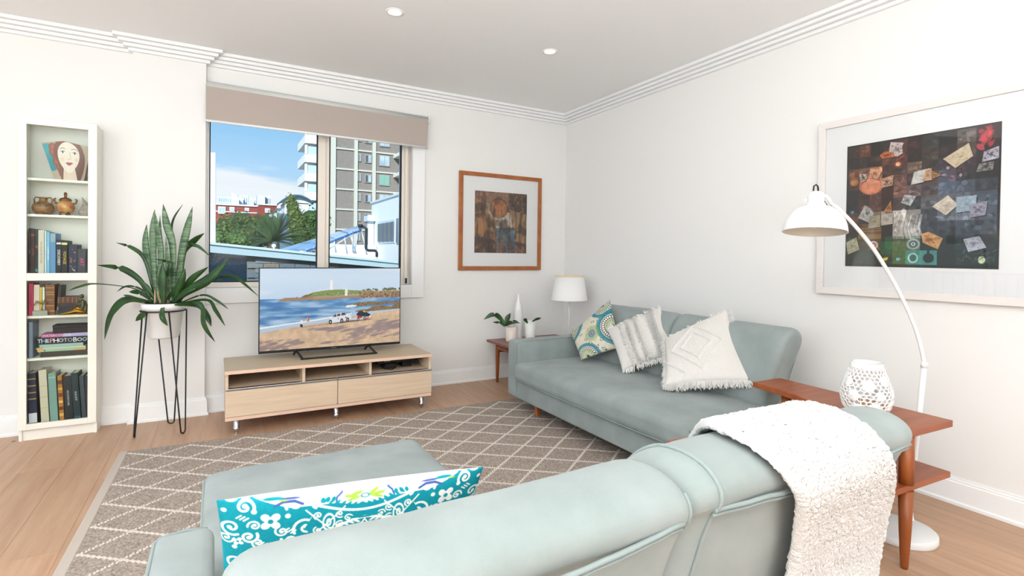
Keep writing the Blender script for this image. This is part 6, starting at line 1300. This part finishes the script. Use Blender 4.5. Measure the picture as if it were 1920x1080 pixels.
# teal cushion on the chaise, back towards the camera
def art_teal():
    cv = Cv(520, 420, '#1295a4'); wt = '#f6f4ea'; te = '#1295a4'
    rr = random.Random(6)
    def spiral(cx, cy, R, q0, dirn=1, w=6):
        pts = []; 
        for k in range(30):
            s = k/29; q_ = q0+dirn*s*8.2; r = R*(1-s*.86); pts.append((cx+r*math.cos(q_), cy+r*math.sin(q_)))
        cv.line(pts, w, wt, w2=w*.8); cv.ell(pts[-1][0], pts[-1][1], w*.9, w*.9, wt)
    def flower(cx, cy, R, n=5, q0=0):
        for k in range(n): q_ = q0+6.2832*k/n; cv.ell(cx+R*.6*math.cos(q_), cy+R*.6*math.sin(q_), R*.42, R*.36, wt, rot=q_)
        cv.ell(cx, cy, R*.5, R*.5, wt); cv.ell(cx, cy, R*.24, R*.24, te)
    def leafs(x0, y0, x1, y1, n, ln, w=5, bend=0):
        for k in range(n):
            s = (k+.5)/n; x = x0+(x1-x0)*s; y = y0+(y1-y0)*s+bend*math.sin(PI*s); a = math.atan2(y1-y0+bend*math.cos(PI*s)*3.14*.0, x1-x0)
            for sg in (-1, 1): q_ = a+sg*.75; cv.ell(x+math.cos(q_)*ln*.6, y+math.sin(q_)*ln*.6, ln*.55, w, wt, rot=q_)
        cv.line([(x0+(x1-x0)*i/12, y0+(y1-y0)*i/12+bend*math.sin(PI*i/12)) for i in range(13)], 3.2, wt)
    # flower and scroll panels, left and right, mirrored
    for mx in (0, 1):
        X_ = (lambda x: 520-x) if mx else (lambda x: x); dn = -1 if mx else 1
        flower(X_(88), 88, 21, 4, .78); flower(X_(88), 250, 21, 5, .3)
        for (x, y, R, q0, d) in ((150, 108, 25, 2.6, 1), (45, 55, 18, .5, -1), (130, 55, 18, 2.6, 1), (50, 122, 18, -.5, 1), (122, 135, 17, 3.4, -1), (20, 100, 22, 1.0, 1), (182, 140, 14, 0, -1), (172, 60, 20, 1.2, -1), (25, 190, 24, 0, 1), (150, 205, 24, 3, -1), (60, 200, 17, 1, -1), (112, 300, 22, 2, 1), (40, 300, 24, 0, -1), (22, 25, 18, 1, 1), (85, 20, 16, 3, -1)):
            spiral(X_(x), y, R*.92, q0 if not mx else PI-q0, d*dn, 5.4)
        for (x, y) in ((60, 65), (118, 78), (72, 165), (150, 170), (24, 150), (100, 185), (185, 100), (10, 60)): cv.ell(X_(x), y, 5, 5, wt)
        for (x, y, R, q0, d) in ((66, 138, 13, 1, 1), (108, 112, 13, 4, -1), (60, 96, 12, 3, 1), (116, 168, 14, 2, -1), (168, 92, 12, 1, 1), (10, 128, 14, 0, 1), (168, 172, 14, 3, 1)): spiral(X_(x), y, R, q0 if not mx else PI-q0, d*dn, 4)
        for (x, y, a) in ((62, 140, .8), (112, 112, 2.2), (30, 78, .5), (150, 40, 2.6)): 
            for k in range(3): cv.line([(X_(x+k*6), y+k*3), (X_(x+k*6+8), y-6+k*3)], 3.4, wt)
        cv.ell(X_(205), 96, 17, 26, wt, inner=.78); flower(X_(205), 96, 12, 4)
        for (x, y) in ((228, 78), (228, 116), (184, 76)): spiral(X_(x), y, 11, 1, dn, 3.4)
        cv.line([(X_(190), 150), (X_(225), 70)], 3, wt); cv.line([(X_(225), 150), (X_(185), 60)], 3, wt)
    # large almond arcs with leaf sprays
    for (dy, amp) in ((142, -52), (150, -38), (40, 30), (52, 34)): cv.line([(150+220*i/20, dy+amp*math.sin(PI*i/20)) for i in range(21)], 7 if dy in (142, 40) else 3.5, wt)
    cv.poly([(170, 148), (215, 118), (260, 106), (305, 118), (350, 148), (300, 158), (220, 158)], te)
    leafs(175, 146, 252, 122, 6, 15, 4.5, -6); leafs(345, 146, 268, 122, 6, 15, 4.5, -6)
    flower(260, 126, 15, 4, 0); cv.ell(260, 126, 6, 9, te)
    cv.line([(130+260*i/20, 168-16*math.sin(PI*i/20)) for i in range(21)], 5, wt); leafs(190, 190, 330, 190, 9, 14, 4, 6); leafs(60, 360, 460, 360, 16, 18, 5); flower(260, 260, 40, 6); spiral(190, 250, 30, 0, 1); spiral(330, 250, 30, 3.14, -1); leafs(160, 310, 360, 310, 9, 18, 5)
    cv.a = np.roll(cv.a, -40, axis=0)
    cv.poly([(178, 12), (342, 12), (372, 70), (330, 130), (190, 130), (148, 70)], te)
    for mx in (0, 1):
        X_ = (lambda x: 520-x) if mx else (lambda x: x)
        cv.ell(X_(192), 62, 12, 21, wt, inner=.74); cv.ell(X_(192), 62, 5, 9, wt); cv.ell(X_(192), 62, 2, 4, te)
        for (x, y, q) in ((212, 46, 1), (212, 70, -1), (172, 44, 2), (172, 78, -2), (228, 57, 0)): spiral(X_(x), y, 8.5, q, 1 if q > 0 else -1, 2.8)
        cv.line([(X_(150), 30), (X_(228), 112)], 3, wt); cv.line([(X_(150), 104), (X_(222), 30)], 3, wt); cv.line([(X_(178), 96), (X_(200), 124)], 3, wt); cv.line([(X_(200), 96), (X_(172), 124)], 3, wt)
    for (y0, am, w_) in ((104, -44, 6), (124, -40, 3.4)): cv.line([(168+184*i/24, y0+am*math.sin(PI*i/24)) for i in range(25)], w_, wt)
    cv.poly([(224, 52), (260, 58), (296, 52), (284, 60), (260, 62), (236, 60)], te)
    for sg in (-1, 1):
        for k in range(7):
            s_ = k/6.; x = 260+sg*(16+s_*66); y = 72+s_*s_*26; cv.ell(x, y-5, 8.5, 2.6, wt, rot=sg*-.55); cv.ell(x+sg*2, y+7, 8.5, 2.6, wt, rot=sg*.65)
        cv.line([(260+sg*(10+7.2*k), 76+(k/10.)**2*28) for k in range(11)], 2.2, wt)
    cv.poly([(260, 62), (266, 72), (278, 78), (266, 84), (260, 94), (254, 84), (242, 78), (254, 72)], wt); cv.poly([(260, 68), (264, 75), (271, 78), (264, 81), (260, 88), (256, 81), (249, 78), (256, 75)], te)
    for (x, y) in ((70, 120), (118, 150), (448, 120), (400, 150), (30, 95), (490, 95), (140, 118), (380, 118)): flower(x, y, 11, 4, .5)
    # white top band with green flowers
    e0, l0, p0_ = cv.ell, cv.line, cv.poly; K_ = .62
    cv.ell = lambda x, y, rx, ry, c, a=1.0, rot=0.0, inner=None: e0(x, y*K_, rx, ry*K_, c, a, rot, inner)
    cv.line = lambda pts, w, c: l0([(x, y*K_) for x, y in pts], w*.8, c)
    cv.poly = lambda pts, c, a=1.0: p0_([(x, y*K_) for x, y in pts], c, a)
    cv.poly([(60, 0), (460, 0), (430, 18), (400, 34), (120, 34), (90, 18)], wt)
    cv.ell(260, 20, 62, 26, wt); cv.line([(205, 34), (206, 18), (216, 6)], 4.5, '#4c68a8'); cv.line([(318, 32), (314, 16), (306, 6)], 4.5, '#4c68a8')
    for q_, L in ((-.15, 25), (3.3, 25), (-2.4, 20), (-.75, 20), (2.7, 22), (.42, 22)): cv.ell(260+math.cos(q_)*L*1.1, 22+math.sin(q_)*L*.6, 13, 4.6, '#a5cc4e', rot=q_*.6 if abs(q_) < 1 else (PI-q_)*-.6)
    cv.ell(260, 22, 9, 7, te); cv.ell(260, 22, 6, 4.5, wt)
    for k in range(9): cv.ell(170-0*k, 0, 1, 1, wt)
    for x in (180, 190, 200, 322, 333, 344): cv.ell(x, 22, 3.6, 8, te, rot=.5 if x < 260 else -.5)
    for x0 in (120, 395): cv.line([(x0-24, 26), (x0-10, 16), (x0+10, 16), (x0+24, 26)], 6, '#4f64a5'); cv.ell(x0, 8, 20, 3, '#4f64a5')
    for x0 in (92, 425): cv.ell(x0, 6, 18, 4, te); cv.ell(x0+18, 12, 8, 2.4, '#a5cc4e')
    cv.ell, cv.line, cv.poly = e0, l0, p0_
    cv.line([(170+180*i/24, 22+20*math.sin(PI*i/24)) for i in range(25)], 5.5, wt)
    for k in range(15):
        s_ = k/14.; x = 186+148*s_; y = 16+17*math.sin(PI*s_); cv.ell(x, y-2, 7.5, 2.6, te, rot=(-.7 if s_ < .5 else .7))
    cv.noise(5, .06, 19, octs=1); return cv
QT = [(.002, 1.045, .768), (.505, 1.015, .742), (.50, 1.155, .42), (.010, 1.185, .43)]
t = thing('scatter_cushion', 'turquoise and white scroll-patterned cushion standing on the chaise seat', 'cushion', cen4(QT))
cv = art_teal(); cvb = cv
pillow(t, QT, .050, 520, mat('printed_cotton', '#ffffff', .8, spec=.2, attr=True, bump=.15, bscale=600), colors=cv.a, pin=.035, ny=420, wr_=.004, pw=.5)
pillow(t, QT, .060, 60, mat('cotton_white_back', '#e9efe6', .85), 'back_panel', side=-1, pin=.035, pw=.5)

# ================================================================ THROW
t = thing('throw_blanket', 'fluffy white fleece throw draped over the back of the near sofa', 'throw', (1.08, .68, .86))
path = [(.925, .50), (.905, .60), (.875, .70), (.835, .775), (.775, .828), (.715, .858), (.655, .868), (.600, .858), (.562, .832), (.550, .800), (.556, .765), (.582, .70), (.610, .62), (.632, .54), (.645, .46), (.65, .36)]
xl_ = [1.02, 1.0, .975, .945, .905, .86, .835, .84, .855, .875, .900, .935, .965, .985, .995, 1.0]
xr__ = [1.33, 1.31, 1.28, 1.25, 1.215, 1.18, 1.165, 1.165, 1.175, 1.195, 1.22, 1.275, 1.315, 1.34, 1.35, 1.355]
def cr_(vals, s):
    n_ = len(vals)-1; x = s*n_; k = min(n_-1, int(x)); f = x-k; g_ = lambda i: vals[max(0, min(n_, i))]
    a, b, c, d = g_(k-1), g_(k), g_(k+1), g_(k+2); return .5*((2*b)+(c-a)*f+(2*a-5*b+4*c-d)*f*f+(3*b-a-3*c+d)*f**3)
NS, NW = 380, 190; Pg = np.zeros((NS, NW, 3)); rs_ = np.random.RandomState(4)
base_ = [(cr_([p[0] for p in path], i/(NS-1)), cr_([p[1] for p in path], i/(NS-1)), cr_(xl_, i/(NS-1)), cr_(xr__, i/(NS-1))) for i in range(NS)]
for i in range(NS):
    y, z, a, b = base_[i]; y2, z2 = base_[min(i+1, NS-1)][:2]; y1, z1 = base_[max(i-1, 0)][:2]; ty, tz = y2-y1, z2-z1; l_ = math.hypot(ty, tz); ny_, nz_ = tz/l_, -ty/l_
    if ny_*(y-.74)+nz_*(z-.6) < 0: ny_, nz_ = -ny_, -nz_
    for j in range(NW):
        w = j/(NW-1); e = min(w, 1-w); edge = -.012*(1-min(1, e/.03))**2; x = a+(b-a)*w
        p = Vector((x*1., y, z)); h = edge+.012+.004*mnoise.noise(Vector((x*10, i*.012, 0)))+.0022*mnoise.noise(p*120)+.0034*mnoise.noise(p*210)
        Pg[i, j] = (x, y+ny_*h, z+nz_*h)
fl_m = mat('fleece_white', '#dedddb', .95, spec=.05, bump=1.0, bscale=330)
o = gridmesh('fleece', Pg, fl_m, t); s_ = o.modifiers.new('thickness', 'SOLIDIFY'); s_.thickness = .012; s_.offset = 0
rg = random.Random(11); mb = MB()
def tuft(p, nrm, L):
    d = (nrm+Vector((rg.gauss(0, .5), rg.gauss(0, .5), rg.gauss(0, .5)))).normalized(); s = d.orthogonal().normalized()*.0013; s.rotate(Matrix.Rotation(rg.uniform(0, 6), 3, d)); q_ = p+d*L; mb.add([p-s, p+s, q_+s*.5, q_-s*.5], [(0, 1, 2, 3)])
for k in range(60000):
    i = rg.randrange(1, NS-1); j = rg.randrange(1, NW-1)
    if k % 5 == 0: j = rg.choice([1, 2, NW-3, NW-2])
    p = Vector(Pg[i, j]); n_ = Vector(Pg[i+1, j]-Pg[i-1, j]).cross(Vector(Pg[i, j+1]-Pg[i, j-1])).normalized()
    if n_.dot(p-Vector((p.x, .74, .6))) < 0: n_ = -n_
    if j < 3: n_ = (n_+Vector((-1.2, 0, 0))).normalized()
    if j > NW-4: n_ = (n_+Vector((1.2, 0, 0))).normalized()
    tuft(p-n_*.002, n_, rg.uniform(.003, .0065))
o = obj('fleece_pile', mb, fl_m, t); o['kind'] = 'stuff'

# ================================================================ CORNER TABLE BETWEEN THE SOFAS
t = thing('corner_table', 'two-tier teak corner table with a concave inner edge between the two sofas', 'table', (2.3, 1.25, 0))
arc = [(2.470, 1.70), (2.452, 1.60), (2.425, 1.50), (2.385, 1.41), (2.32, 1.31), (2.22, 1.22), (2.10, 1.17), (1.96, 1.16), (1.82, 1.19), (1.68, 1.25), (1.56, 1.32)]
plan = [(1.402, 1.03), (2.635, .965), (2.700, 1.772), (2.480, 1.783)]+arc+[(1.50, 1.345), (1.405, 1.350)]
obj('table_top', MB().prism(plan, .518, .545), teak_m, t, bevel=.002)
cx_, cy_ = 2.25, 1.25
plan2 = [(1.52, 1.03), (2.632, .968), (2.690, 1.66), (2.49, 1.66), (2.45, 1.50), (2.385, 1.40), (2.22, 1.22), (2.05, 1.16), (1.90, 1.16), (1.74, 1.22), (1.60, 1.30), (1.52, 1.32)]
obj('lower_shelf', MB().prism(plan2, .308, .332), teak_m, t, bevel=.002)
for x_, y_ in ((2.335, 1.0), (2.525, 1.62), (1.60, 1.12)):
    obj('leg', MB().tube([(x_, y_, .518), (x_, y_, .40), (x_, y_, .332)], [.024, .026, .026], 24), teak2_m, t)
    obj('leg', MB().tube([(x_, y_, .308), (x_, y_, .15), (x_, y_, .012), (x_, y_, .0)], [.026, .021, .014, .012], 24), teak2_m, t)

# lattice vase
VC = np.array((2.365, 1.165, .545)); t = thing('lattice_vase', 'white openwork ceramic lantern vase with flower cut-outs on the teak corner table', 'vase', tuple(VC))
vp = [(0, .050), (.015, .066), (.05, .087), (.085, .0935), (.12, .090), (.16, .077), (.20, .062), (.228, .055)]
def vr(z):
    for i in range(len(vp)-1):
        if z <= vp[i+1][0]: f = (z-vp[i][0])/(vp[i+1][0]-vp[i][0]); f = f*f*(3-2*f)*.5+f*.5; return vp[i][1]*(1-f)+vp[i+1][1]*f
    return vp[-1][1]
bm = bmesh.new(); rows_, seg_ = 15, 26; vv = []; rg = random.Random(2)
# brick-offset hexagon net on the surface
zz = [.008+(.214-.008)*i/(rows_*2) for i in range(rows_*2+1)]
net = {}
def nv(i, k):
    key = (i, k % (seg_*2))
    if key not in net:
        q_ = PI*(k % (seg_*2))/seg_+rg.uniform(-.03, .03); z_ = zz[i]+rg.uniform(-.0018, .0018); r = vr(z_); net[key] = bm.verts.new((VC[0]+r*math.cos(q_), VC[1]+r*math.sin(q_), VC[2]+z_))
    return net[key]
for r in range(rows_-1):
    off = r % 2; i = r*2
    for s in range(seg_):
        k = s*2+off
        f = [nv(i+1, k), nv(i, k+1), nv(i+1, k+2), nv(i+2, k+2), nv(i+3, k+1), nv(i+2, k)]
        try: bm.faces.new(f)
        except ValueError: pass
me = bpy.data.meshes.new('lattice_body'); bm.to_mesh(me); bm.free(); me.transform(invm(t)); me.materials.append(whitec_m); o = link('lattice_body', me, t)
w_m = o.modifiers.new('wire', 'WIREFRAME'); w_m.thickness = .0074; w_m.use_even_offset = False; w_m.use_boundary = True
o.modifiers.new('round', 'SUBSURF').levels = 1; o.modifiers['round'].render_levels = 1
obj('rim', MB().lathe([(vr(.205)+.002, .208), (vr(.22)+.003, .220), (vr(.228)+.002, .229), (vr(.228)-.003, .229), (vr(.21)-.003, .208)], tuple(VC), 48), whitec_m, t)
obj('vase_foot', MB().lathe([(.0001, 0), (.055, 0), (.064, .014), (.058, .016), (.05, .006), (.0001, .006)], tuple(VC), 40), whitec_m, t)
for q0, z0_, R_ in ((-2.6, .145, .026), (-1.75, .165, .024), (-2.1, .105, .020), (-3.2, .10, .026), (-1.2, .11, .026), (-2.35, .055, .024), (-1.55, .06, .022), (-3.0, .05, .02), (-.6, .15, .024), (-3.6, .15, .024), (1.2, .12, .026), (.2, .09, .024), (2.2, .14, .024)):
    secs = []; 
    for rr2 in (0, .5, .8, 1.0):
        ring2 = []
        for k in range(30):
            a = 6.2832*k/30; r = R_*rr2*(.72+.28*abs(math.cos(2.5*a))**.7); du_ = r*math.cos(a)/vr(z0_); dz_ = r*math.sin(a); R2 = vr(z0_+dz_)+.0035*(1-rr2**3); ring2.append((VC[0]+R2*math.cos(q0+du_), VC[1]+R2*math.sin(q0+du_), VC[2]+z0_+dz_))
        secs.append(ring2)
    mb = MB(); mb.sweep(secs, caps=False); o = obj('flower_relief', mb, whitec_m, t); thick(o, .003)
solo('tea_light', MB().lathe([(.0001, .0065), (.022, .0065), (.022, .05), (.018, .055), (.0001, .052)], tuple(VC), 24), mat('candle_amber', '#e0b46a', .4), tuple(VC), 'small amber candle inside the white openwork lantern vase', 'candle')

# ================================================================ ARC FLOOR LAMP
LB = np.array((2.60, 1.13, 0)); t = thing('floor_lamp', 'white arc floor lamp with a dome shade standing behind the corner table', 'lamp', tuple(LB))
obj('base', MB().lathe([(.0001, .0), (.128, .0), (.132, .006), (.132, .030), (.126, .036), (.0001, .037)], tuple(LB), 56), mat('lamp_base_white', '#e4e5e4', .4), t)
b0 = np.array((2.716, 1.150, .036))
obj('pole_socket', MB().lathe([(.021, 0), (.019, .006), (.012, .055), (.0001, .056)], tuple(b0), 24), white_m, t)
DP = 2.345
lowp = np.array((2.768,1.124,0.732))
obj('lower_pole', MB().tube([tuple(b0+(0, 0, .03)), tuple(lowp)], .0115, 16), white_m, t)
obj('pole_joint', MB().tube([tuple(lowp-(0, 0, .012)), tuple(lowp+(0, 0, .012))], .0135, 16), white_m, t)
arcp = [(2.768,1.124,0.718),(2.762,1.128,0.771),(2.743,1.141,0.862),(2.715,1.158,0.946),(2.677,1.181,1.039),(2.631,1.209,1.137),(2.572,1.244,1.244),(2.513,1.279,1.330),(2.457,1.313,1.401),(2.421,1.334,1.439),(2.404,1.343,1.448)]
ap = []
for i in range(61): ap.append(tuple(cr_([p[k] for p in arcp], i/60) for k in range(3)))
obj('arc_arm', MB().tube(ap, .0082, 12), white_m, t)
hc = np.array((2.336,1.382,1.414)); sx0 = (2.209,1.454,1.330); sx1 = (2.463,1.308,1.322); Rr = .445*float(np.linalg.norm(np.array(sx1)-np.array(sx0)))
rimc = (np.array(sx0)+np.array(sx1))/2
RTM = Matrix.Translation(Vector(rimc)) @ Matrix.Rotation(math.radians(-5.5), 4, Vector((.8669, -.4985, 0))) @ Matrix.Rotation(math.radians(4.5), 4, Vector((.4985, .8669, 0))) @ Matrix.Translation(-Vector(rimc))
def tl(mb): mb.v = [tuple(RTM @ Vector(p)) for p in mb.v]; return mb
dome = []; Hd = .122
for i in range(19): q_ = PI/2*i/18; dome.append((Rr*math.cos(q_)**.82 if i < 18 else .034, Hd*math.sin(q_)**1.05))
dome = [(r, z) for r, z in dome if r > .040]+[(.040, Hd)]
o = obj('dome_shade', tl(MB().lathe(dome, tuple(rimc), 64)), white_m, t)
inn = [(max(.0001, r-.003), z-.0015) for r, z in dome]+[(.0001, Hd-.004)]
obj('shade_lining', tl(MB().lathe(inn, tuple(rimc), 64)), mat('shade_inside', '#ddd3c2', .5), t)
obj('shade_lip', tl(MB().lathe([(Rr+.0006, .0), (Rr+.0006, -.0025), (Rr-.003, -.0025), (Rr-.003, 0)], tuple(rimc), 64)), white_m, t)
hx = rimc+np.array((0, 0, Hd-.002))
obj('lamp_neck', tl(MB().lathe([(.042, 0), (.041, .006), (.034, .014), (.032, .050), (.030, .056), (.024, .061), (.0001, .062)], tuple(hx), 36)), white_m, t)
obj('bulb', MB().sphere(tuple(rimc+(0, 0, .05)), .028, 16, 12, (1, 1, 1.2)), mat('bulb_frost', '#f5f3ee', .5), t)
rt = np.array((.8669, -.4985, 0))
elbow = [tuple(hx+rt*.030+(0, 0, .045)), tuple(hx+rt*.052+(0, 0, .040)), tuple(hx+rt*.066+(0, 0, .022)), tuple(np.array(arcp[-1]))]
obj('elbow', MB().tube(elbow, .0075, 10), white_m, t); obj('side_knob', MB().tube([tuple(hx-rt*.036+(0, 0, .022)), tuple(hx-rt*.048+(0, 0, .022))], .006, 10), white_m, t)
obj('cord', MB().tube([tuple(hx-rt*.008+(0, 0, .064)), tuple(hx-rt*.006+(0, 0, .085)), tuple(hx+rt*.004+(0, 0, .092)), tuple(hx+rt*.012+(0, 0, .084)), tuple(hx+rt*.014+(0, 0, .064))], .0036, 8).tube([tuple(hx+rt*.034+(0, 0, .030)), tuple(hx+rt*.045+(0, 0, .010)), tuple(hx+rt*.054+(0, 0, .002))], .003, 8), black_m, t)
for o in COL.objects:
    if o.get('category') == 'book': o['group'] = 'books in the glass-fronted bookcase'
    elif o.get('category') == 'cushion' and 'turquoise' not in o['label']: o['group'] = 'scatter cushions on the far sofa'
